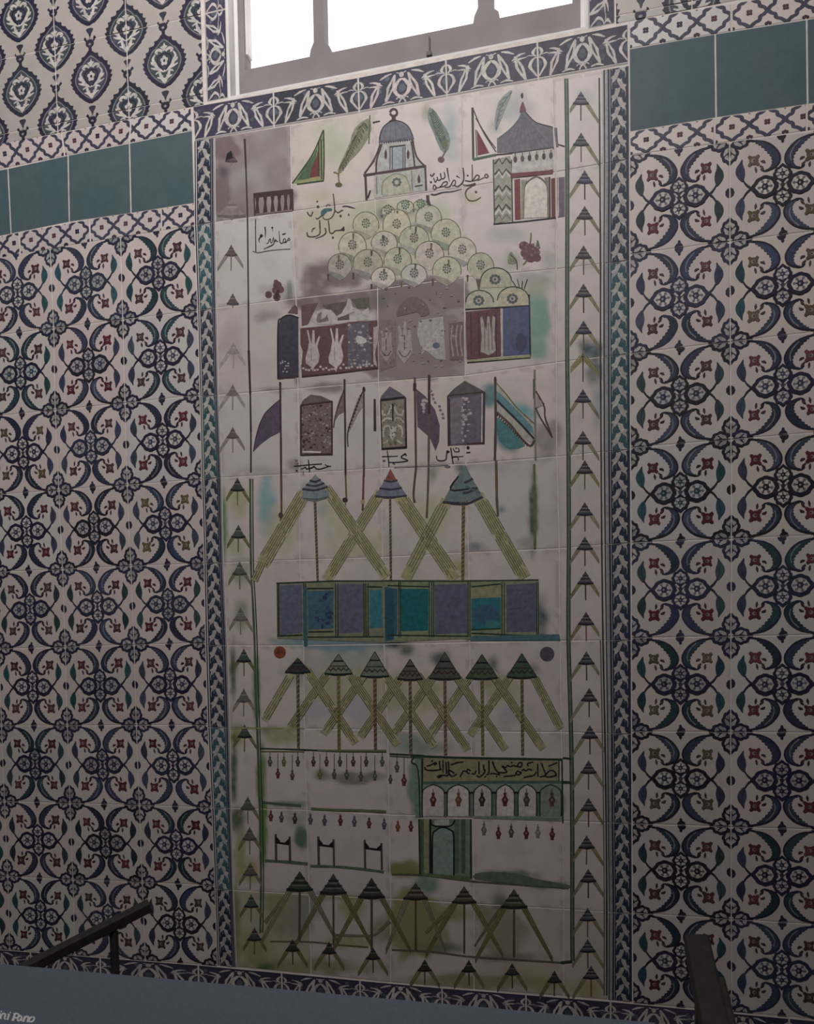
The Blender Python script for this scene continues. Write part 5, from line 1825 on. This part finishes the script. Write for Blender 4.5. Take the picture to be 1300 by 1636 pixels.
# ---- row of small tents
row = [('G', 520, 120, 78, 85, (.06, .065, .065), (.1, .1, .07)), ('G', 768, 95, 85, 120, (.20, .22, .16), OLIVE), ('G', 990, 80, 88, 150, (.19, .21, .165), (.13, .08, .06)),
       ('H', 117, 110, 68, 105, (.13, .115, .10), (.11, .09, .07)), ('H', 302, 72, 85, 140, (.10, .105, .10), (.14, .08, .06)), ('H', 500, 85, 85, 125, (.08, .10, .065), OLIVE), ('H', 712, 80, 80, 125, (.065, .10, .08), (.13, .12, .05))]
for k, x, y, hw, h, capc, polc in row:
    with Motif('painted_tent', k) as c:
        s = 1 if k == 'G' else .87
        bot = 680 if k == 'G' else 622
        for sg in (-1, 1):
            if k == 'G' and x < 600 and sg == -1:
                ropeband(c, (470, 235), (315, 500), 42, 4)
                continue
            if x == 712 and sg == 1:
                ropeband(c, (x + hw * .8, y + h), (918, 480), 40, 5)
                continue
            ropeband(c, (x + sg * hw * .8, y + h), (x + sg * (hw + (275 if sg > 0 else 225) * s), min(bot - 16, y + h + (435 if sg > 0 else 355) * s)), 44 * s, 5)
        twist(c, (x, y + h), (x + 4, bot), 19 * s, polc)
        c.fill([(x, y), (x + hw, y + h), (x, y + h + 8), (x - hw, y + h)], capc)
        zz = [(x - hw * .75 + hw * 1.5 * i / 8, y + h * .78 + (8 if i % 2 else -8)) for i in range(9)]
        c.line(zz, 9 * s, mixc(INK, BROWN, .5), 0)
        c.line([(x - hw, y + h), (x, y + h + 6), (x + hw, y + h)], 12 * s, mixc(INK, DKG, .4))
        c.line([(x - hw * .35, y + h * .36), (x + hw * .35, y + h * .36)], 9 * s, INK, 0)
        c.line([(x - hw * .62, y + h * .62), (x + hw * .62, y + h * .62)], 9 * s, mixc(INK, capc, .3), 0)
        c.line([(x, y), (x - hw, y + h)], 5 * s, DKG, 0)
        c.line([(x, y), (x + hw, y + h)], 5 * s, DKG, 0)

# ---- bars and hanging lamps
with Motif('painted_rail', 'G') as c:
    c.line([(290, 672), (560, 680), (760, 690), (1060, 692)], 9, DKG)
    c.line([(290, 690), (560, 692)], 7, OLIVE)
    c.line([(640, 684), (1060, 686)], 12, (.14, .19, .09))
    c.line([(1080, 705), (1290, 715)], 9, DKG, 0)
    c.line([(1080, 718), (1290, 730)], 7, GREEN, 0)
with Motif('painted_rail', 'G') as c:
    c.line([(305, 1000), (420, 1012), (540, 1022)], 14, (.10, .14, .10))
    c.line([(600, 1040), (760, 1048), (900, 1050), (1060, 1058)], 16, (.12, .16, .09))
    c.line([(110, 548), (560, 548)], 8, (.30, .34, .17), 0)
with Motif('painted_rail', 'I') as c:
    c.line([(320, 362), (450, 370), (580, 382)], 18, (.10, .15, .11))
    c.line([(595, 395), (760, 400), (920, 415), (1045, 432)], 16, (.10, .15, .09))


def lamp(c, x, y, col, s=1.0, cord=40):
    c.line([(x, y - 30 * s - cord), (x, y - 28 * s)], 4, mixc(col, INK, .4), 0)
    c.fill([(x - 7 * s, y - 30 * s), (x + 7 * s, y - 30 * s), (x + 5 * s, y - 16 * s), (x + 15 * s, y), (x + 8 * s, y + 18 * s), (x + 9 * s, y + 28 * s), (x - 9 * s, y + 28 * s), (x - 8 * s, y + 18 * s), (x - 15 * s, y), (x - 5 * s, y - 16 * s)], col)
    c.dot(x, y, 5 * s, 6 * s, mixc(col, WHITE, .3), 6)


LR, LBR, LG, LPU = (.115, .035, .03), (.095, .065, .04), (.085, .10, .085), (.095, .088, .125)
lamps = [('G', x, 752, c_, 1.0, 30) for x, c_ in ((350, LG), (435, OLIVE), (520, LBR), (615, LBR), (695, LBR), (777, LBR), (858, LBR), (937, LBR), (1035, LG))]
lamps += [('G', x, y, c_, 1.0, 95) for x, y, c_ in ((398, 825, LR), (486, 835, LBR), (655, 830, OLIVE), (742, 828, LG), (818, 832, LG), (905, 842, LG), (990, 838, LG))]
lamps += [('G', 1125, 785, LG, 1.1, 40), ('G', 1168, 865, LR, 1.2, 110), ('G', 1085, 860, LBR, .9, 0)]
lamps += [('G', x, y, c_, 1.05, 8) for x, y, c_ in ((355, 1085, LR), (420, 1092, LPU), (502, 1100, MAROON), (597, 1105, LPU), (683, 1112, LPU), (780, 1112, LR), (865, 1118, LPU), (955, 1128, LR), (1047, 1135, LPU), (1130, 1148, ORANGE), (1210, 1148, LR))]
lamps += [('J', x, y, c_, 1.05, 12) for x, y, c_ in ((510, 150, MAUVE), (587, 170, LR), (655, 162, LG), (735, 170, LR), (797, 165, (.24, .23, .22)), (873, 175, LR))]
for k, x, y, cc, s, cord in lamps:
    with Motif('painted_lamp', k) as c:
        lamp(c, x, y, cc, s, cord)

# ---- arcade and doorway
with Motif('painted_arcade', 'H', 'green arcade of six arches') as c:
    c.fill([(175, 770), (925, 770), (925, 960), (175, 945)], (.24, .30, .25))
    spans = [(182, 300), (315, 432), (455, 552), (575, 672), (692, 790), (808, 922)]
    for i, (a, b_) in enumerate(spans):
        m_ = (a + b_) / 2
        g = (.56, .51, .47) if i < 5 else (.25, .28, .24)
        c.fill([(a, 945), (a, 830), (a + 12, 800), (m_ - 15, 780), (m_ + 15, 780), (b_ - 12, 800), (b_, 830), (b_, 945)], g)
        c.line([(a, 945), (a, 830), (a + 12, 800), (m_, 778), (b_ - 12, 800), (b_, 830), (b_, 945)], 7, DKG, 2)
    for x in (306, 442, 563, 682, 799):
        c.fill([(x - 12, 815), (x + 12, 815), (x + 7, 830), (x - 7, 830)], INK)
        c.line([(x, 825), (x, 950)], 10, (.12, .17, .15), 0)
    c.line([(175, 770), (600, 765), (970, 765)], 14, (.10, .15, .12))
    c.line([(455, 952), (925, 968)], 10, (.20, .26, .2), 0)
    c.fill([(140, 640), (178, 640), (180, 950), (145, 950)], (.19, .27, .2))
    c.line([(140, 630), (125, 660), (160, 700), (170, 950)], 8, DKG)
    c.line([(180, 640), (182, 950)], 7, DKG, 0)
    c.line([(925, 640), (930, 980)], 7, DKG, 0)
    c.line([(930, 635), (975, 640)], 10, DKG, 0)
    c.line([(930, 765), (975, 768)], 10, DKG, 0)
for x, cc in ((240, LR), (375, (.2, .07, .05)), (500, MAROON), (622, LR), (737, (.09, .06, .07)), (872, (.1, .05, .05))):
    with Motif('painted_lamp', 'H', None, .00035) as c:
        lamp(c, x, 858, cc, 1.25, 22)
with Motif('painted_doorway', 'J', 'green arched doorway') as c:
    c.fill([(160, 95), (445, 95), (445, 405), (165, 380)], (.17, .22, .14))
    for x, w_, cc in ((178, 24, (.11, .14, .08)), (205, 22, (.30, .29, .17)), (225, 10, INK), (365, 26, (.12, .15, .12)), (400, 22, (.08, .11, .09)), (425, 16, (.20, .26, .2))):
        c.line([(x, 95), (x, 385)], w_, cc, 0)
    c.fill([(248, 98), (325, 98), (325, 128), (248, 128)], (.42, .42, .38))
    c.fill([(240, 390), (238, 190), (250, 160), (275, 142), (310, 142), (338, 160), (348, 190), (346, 395)], (.22, .30, .27))
    c.line([(235, 388), (236, 190), (250, 158), (290, 138), (335, 155), (350, 190), (350, 395)], 9, INK, 2)
    c.line([(228, 95), (240, 130), (330, 132), (355, 100)], 8, INK)
    c.fill([(180, 378), (235, 385), (440, 402), (440, 425), (180, 395)], (.13, .16, .09))
    c.line([(165, 95), (170, 385)], 8, DKG, 0)
    c.line([(440, 95), (442, 410)], 9, DKG, 0)
with Motif('painted_ground_line', 'J') as c:
    c.line([(20, 388), (180, 392), (445, 425), (640, 440), (960, 462)], 9, (.12, .14, .08))
    c.fill([(465, 385), (560, 375), (680, 385), (800, 415), (960, 445), (955, 462), (640, 435), (470, 415)], (.13, .165, .115), 2)

# ---- small gallows-shaped frames
for k, P in (('I', [(385, 200, 470, 215, 365)]), ('I', [(645, 215, 738, 232, 388)]), ('I', [(928, 235, 1030, 255, 408)])):
    x0, y0, x1, y1, yb_ = P[0]
    with Motif('painted_stand', k) as c:
        c.line([(x0, y0), (x0 + 3, yb_)], 14, (.085, .085, .07), 0)
        c.line([(x1, y1), (x1 + 3, yb_ + 10)], 14, (.085, .085, .07), 0)
        ym = y0 + 50
        c.line([(x0, ym), (x1, ym + 12)], 11, INK, 0)
        c.fill([(x0, y0 + 10), (x0 + 28, ym - 8), (x0 + 10, ym + 8), (x0, ym + 4)], INK)
        c.fill([(x1, y1 + 8), (x1 - 28, ym + 0), (x1 - 10, ym + 18), (x1, ym + 14)], INK)

# ---- lower tents
low = [(479, 1391, 21, 30, 82), (532.7, 1395, 21, 31, 80), (593.7, 1401.6, 21, 31, 84), (664, 1409, 19, 26, 83), (741.5, 1415, 19, 26, 82), (821, 1419.5, 21, 29, 80)]
for i, (x, y, hw, h, pole) in enumerate(low):
    with Motif('painted_tent') as c:
        capc = [(.05, .07, .055), (.06, .07, .07), (.06, .06, .06), (.10, .095, .055), (.09, .09, .055), (.07, .08, .055)][i]
        tent(c, x, y, hw, h, pole, capc, (.10, .095, .05), mixc(OCHRE, OLIVE, .55) if i in (1, 2, 4, 5) else (.28, .27, .17), 62 if i != 3 else 48, 84, 7)
base_t = [(467.6, 1500), (526, 1504), (596, 1513), (678.5, 1532), (749, 1533), (818, 1538), (885.5, 1550)]
for i, (x, y) in enumerate(base_t):
    with Motif('painted_tent') as c:
        tent(c, x, y, 11, 18, 22, (.045, .05, .04), (.06, .055, .03), (.27, .245, .12), 24, 24, 5, None, None, 1)
with Motif('painted_ground_line', 'I') as c:
    c.line([(350, 855), (600, 858), (760, 875), (950, 890)], 9, (.16, .14, .07))
with Motif('painted_rope_band', 'I') as c:
    c.line([(750, 815), (960, 820), (1020, 790), (1080, 730)], (12, 14, 26), (.17, .17, .11))
with Motif('painted_rope_band', 'I') as c:
    c.line([(320, 740), (350, 700), (430, 590)], (26, 20, 16), (.19, .18, .10))
with Motif('painted_ground_line', 'J') as c:
    c.line([(20, 790), (230, 800), (420, 825), (640, 840), (920, 858)], 9, (.13, .13, .09))
with Motif('painted_rope_band', 'J') as c:
    c.line([(460, 770), (560, 620), (610, 560)], (10, 14, 16), (.16, .16, .09))
with Motif('painted_rope_band', 'J') as c:
    c.line([(200, 700), (290, 610), (360, 530)], (14, 24, 22), (.22, .19, .09))

# ---- braided side borders


def braid_paint(q, r, side, teal):
    f = bil(q)
    c = Canvas(f, ZT - .0003, (.01, .004, .99, .996), r)
    bgc = vary(mixc(NAVY, (.03, .055, .075), .45), r, .12) if teal < .5 else vary((.045, .10, .12), r, .15)
    mid = mixc(bgc, SLATE, .5)
    wh = mixc(WHITE, bgc, .30 if teal < .5 else .32)
    # outer lines: light fillets and dark rules either side of the braid
    if side == 'L':
        a, b_ = .13, .82
        c.line([(.055, -.01), (.055, 1.01)], .05, NAVY, 0)
        c.line([(.88, -.01), (.88, 1.01)], .10, mixc(NAVY, SLATE, .25), 0)
        c.line([(.965, -.01), (.965, 1.01)], .03, mixc(SLATE, GREEN, .3), 0)
    else:
        a, b_ = .27, .93
        c.line([(.02, -.01), (.02, 1.01)], .09, mixc(NAVY, DKG, .4), 0)
        c.line([(.125, -.01), (.125, 1.01)], .10, (.30, .31, .32), 0)
        c.line([(.215, -.01), (.215, 1.01)], .07, NAVY, 0)
        c.line([(.955, -.01), (.955, 1.01)], .05, mixc(NAVY, BLUE, .3), 0)
    w_ = b_ - a
    c.fill([(a, -.01), (b_, -.01), (b_, 1.01), (a, 1.01)], bgc, 0, .04)
    n = 5
    for k in range(-1, n + 1):
        y0 = k / n
        X = lambda x: a + w_ * x
        Yy = lambda y: y0 + y / n
        for px_, py_ in ((.34, .3), (.68, .82), (.3, .85), (.72, .3)):
            c.dot(X(px_), Yy(py_), .07 * w_, .024, mid, 7)
        j = r.uniform(-.03, .03)
        sc_ = w_ * .30
        # left blade with its curling tail, right blade half a step lower
        for sx, oy in ((0, 0.0), (1, -.5)):
            Q = lambda L: [(X(x if sx == 0 else 1 - x), Yy(y + oy + j)) for x, y in L]
            c.line(Q([(.58, .14), (.44, .30), (.30, .48), (.20, .66)]), (.05 * w_, .155 * w_, .07 * w_), wh)
            c.line(Q([(.24, .58), (.13, .74), (.10, .92), (.12, 1.12)]), (.07 * w_, .04 * w_, .02 * w_), wh)
            c.line(Q([(.06, .50), (.16, .52), (.30, .44)]), (.02 * w_, .06 * w_, .04 * w_), wh)
        c.dot(X(.35), Yy(.15), .05 * w_, .012, wh, 6)
        c.dot(X(.66), Yy(.68), .05 * w_, .012, wh, 6)
    return c


def xat(line, y):
    for (x0, y0), (x1, y1) in zip(line[:-1], line[1:]):
        if y0 <= y <= y1:
            return x0 + (x1 - x0) * (y - y0) / (y1 - y0)
    return line[0][0] if y < line[0][1] else line[-1][0]


LCp = [(310, 215), (311, 360), (316, 496.5), (319.5, 631), (322.4, 765.6), (326.2, 900), (328.5, 1027), (332, 1158), (338.5, 1290), (343.4, 1414.6), (347.5, 1548)]
rb = random.Random(77)
for j in range(10):
    ps = []
    for jj in (j, j + 1):
        (x0, y0), (x1, y1) = NODES[jj][0], NODES[jj][1]
        sl = (y1 - y0) / (x1 - x0)
        yl = y0 - sl * 30
        xl = xat(LCp, yl)
        ps.append([(xl, y0 - sl * (x0 - xl)), (x0, y0)])
    q = pl([ps[0][0], ps[0][1], ps[1][1], ps[1][0]])
    tile_obj('border_tile', panel, q, flat(vary(WHITE, rb, .04)), braid_paint(q, rb, 'L', [.2, .7, .2, .6, .3, .1, .1, .5, .55, .2][j]), 1, 3, .0008)
    ps = []
    for jj in (j, j + 1):
        (x0, y0), (x1, y1) = NODES[jj][4], NODES[jj][5]
        sl = (y1 - y0) / (x1 - x0)
        ps.append([(x1, y1), (1004.5 + .006 * (y1 - 110) * .6, y1 + sl * (1005 - x1))])
    q = pl([ps[0][0], ps[0][1], ps[1][1], ps[1][0]])
    tile_obj('border_tile', panel, q, flat(vary(WHITE, rb, .04)), braid_paint(q, rb, 'R', [.1, .2, .95, .6, .3, .1, .1, .3, .35, .3][j]), 1, 3, .0008)

# ---- leafy border over the panel
tops = pl([(308, 170), (437, 147), (572, 123.5), (712, 95), (858, 66.5), (1003, 38)])
bots = pl([(311, 226.5), (438, 204), (574, 181), (714, 155), (860, 128.5), (1004, 103)])
for i in range(5):
    leafy_tile(panel, [tops[i], tops[i + 1], bots[i + 1], bots[i]], rb)

# ------------------------------------------------------------------ information board and black rails in front
ZB = -0.55


def solid_box(name, a, b_, up, wd, th, mat, parent=None):
    """beam from a to b_, wd wide and th thick (along up)"""
    d = (b_ - a).normalized()
    s = d.cross(up).normalized()
    u = s.cross(d).normalized()
    V = []
    for p in (a, b_):
        for i, jx in ((-1, -1), (1, -1), (1, 1), (-1, 1)):
            V.append(p + s * wd / 2 * i + u * th / 2 * jx)
    Fa = [(0, 1, 2, 3), (7, 6, 5, 4)] + [(i, i + 4, (i + 1) % 4 + 4, (i + 1) % 4) for i in range(4)]
    o = link_mesh(name, V, Fa, mat, parent)
    bv = o.modifiers.new('bevel', 'BEVEL')
    bv.width = min(wd, th) * .12
    bv.segments = 2
    return o


TL = wpt(-60, 1534.6, ZB)
TR = wpt(1046, 1634, ZB)
ztop = 0.5 * (TL.z + TR.z)
TL.z, TR.z = TL.z, TR.z
TL2 = TL + (TL - TR) * .25
dn = Vector((0, -.30, -.42))                    # the face leans back towards the wall at its top
board = empty('information_board', Vector(((TL.x + TR.x) / 2, -1.0, 0)), label='slate-blue slanted information board with white italic title in front of the tiled wall', cat='sign')
nrm = (TR - TL).cross(dn).normalized()
if nrm.y > 0:
    nrm = -nrm
V = [TL2, TR, TR + dn, TL2 + dn]
V = V + [v - nrm * .012 for v in V]
link_mesh('board_face', V, [(0, 3, 2, 1), (4, 5, 6, 7), (0, 1, 5, 4), (1, 2, 6, 5), (2, 3, 7, 6), (3, 0, 4, 7)], BOARD_MAT, board)
for t in (.12, .88):
    p = TL2.lerp(TR, t) + dn * .6 - nrm * .03
    solid_box('leg', p, Vector((p.x, p.y, .012)), Vector((0, 1, 0)), .04, .04, METAL, board)
    solid_box('foot', Vector((p.x, p.y - .16, .012)), Vector((p.x, p.y + .16, .012)), Vector((0, 0, 1)), .06, .02, METAL, board)

# white italic title; strokes sit on the board's face
ex = (TR - TL).normalized()


def on_board(px, py):
    d = wdir(RT @ Vector(((px - CX) / F_PX, (py - CY) / F_PX, 1.0)))
    o = world(*CAM)
    t = (TR - o).dot(nrm) / d.dot(nrm)
    return o + d * t


class BoardCanvas(Canvas):
    def raw(self, poly, col):
        i0 = len(self.v)
        for p in poly:
            self.v.append(on_board(*p) + nrm * (.0006 - (self.z + .0021) * .5))
        self.f.append(tuple(range(i0, i0 + len(poly))))


bc = BoardCanvas(None, -.0021)
tt = Crop(bc, 0, 1590, 16.25)
LW = 30
for P, w_ in (([(-30, 590), (-15, 500)], 34), ([(-15, 470), (5, 480), (-20, 590)], 30), ([(15, 605), (30, 540), (40, 500)], 34), ([(42, 520), (80, 480), (130, 485), (140, 520), (115, 610)], 32), ([(110, 615), (150, 625)], 22),
              ([(0, 605), (45, 612)], 18),
              ([(200, 510), (240, 500), (200, 620)], 36), ([(160, 620), (230, 632)], 22),
              ([(395, 490), (365, 570), (335, 645)], 40), ([(300, 650), (380, 652)], 22), ([(350, 490), (440, 475), (490, 510), (480, 560), (430, 590), (375, 580)], 30),
              ([(560, 545), (520, 540), (475, 590), (460, 650), (500, 665), (545, 620), (575, 550)], 32), ([(575, 550), (555, 640), (580, 668)], 34),
              ([(650, 560), (630, 620), (610, 680)], 38), ([(620, 560), (660, 555)], 20), ([(645, 590), (690, 555), (740, 565), (735, 610), (715, 680)], 34), ([(700, 690), (745, 690)], 22), ([(590, 682), (640, 684)], 18),
              ([(860, 570), (810, 575), (765, 630), (770, 680), (820, 690), (875, 650), (895, 590), (860, 570), (840, 570)], 34)):
    tt.line(P, w_ * 1.35, WHITE)
tt.dot(40, 425, 24, 20, WHITE)
tt.dot(272, 452, 26, 20, WHITE)
ob = link_mesh('title_lettering', bc.v, bc.f, LETTER_MAT, board)
ob['label'] = 'white italic lettering'


def ray_at(px, py, z):
    return wpt(px, py, z)


# left rail: a flat bar rising towards the wall, on a thin post
rl = empty('sloping_rail', Vector((wpt(182, 1480, -.36).x, -.36, 0)), label='black sloping metal rail on a thin post behind the left end of the board', cat='rail')
a = ray_at(240, 1446, -.30)
b_ = ray_at(30, 1553, -.50)
solid_box('rail_bar', a, b_, Vector((0, -.25, 1)), .034, .028, METAL, rl)
p = a.lerp(b_, .29) - Vector((0, 0, .02))
solid_box('post', p, Vector((p.x, p.y, .01)), Vector((0, 1, 0)), .018, .018, METAL, rl)
solid_box('foot_plate', Vector((p.x - .06, p.y, .006)), Vector((p.x + .06, p.y, .006)), Vector((0, 0, 1)), .1, .012, METAL, rl)
# right rail, seen end on
rr_ = empty('sloping_rail', Vector((wpt(1130, 1560, -.4).x, -.40, 0)), label='black sloping metal rail seen end-on at the lower right, beyond the board', cat='rail')
a = ray_at(1112, 1504, -.30)
b_ = ray_at(1150, 1680, -.62)
sv = (b_ - a).normalized()
solid_box('rail_bar', a, b_, Vector((0, -.25, 1)), .055, .048, METAL, rr_)
solid_box('bracket', a.lerp(b_, .40) + Vector((.008, 0, -.006)), b_ + Vector((.008, 0, -.006)), Vector((0, -.25, 1)), .066, .05, METAL, rr_)
p = a.lerp(b_, .45) - Vector((0.0, 0, .02))
solid_box('post', p, Vector((p.x, p.y, .01)), Vector((0, 1, 0)), .045, .06, METAL, rr_)
solid_box('foot_plate', Vector((p.x - .06, p.y, .006)), Vector((p.x + .06, p.y, .006)), Vector((0, 0, 1)), .1, .012, METAL, rr_)
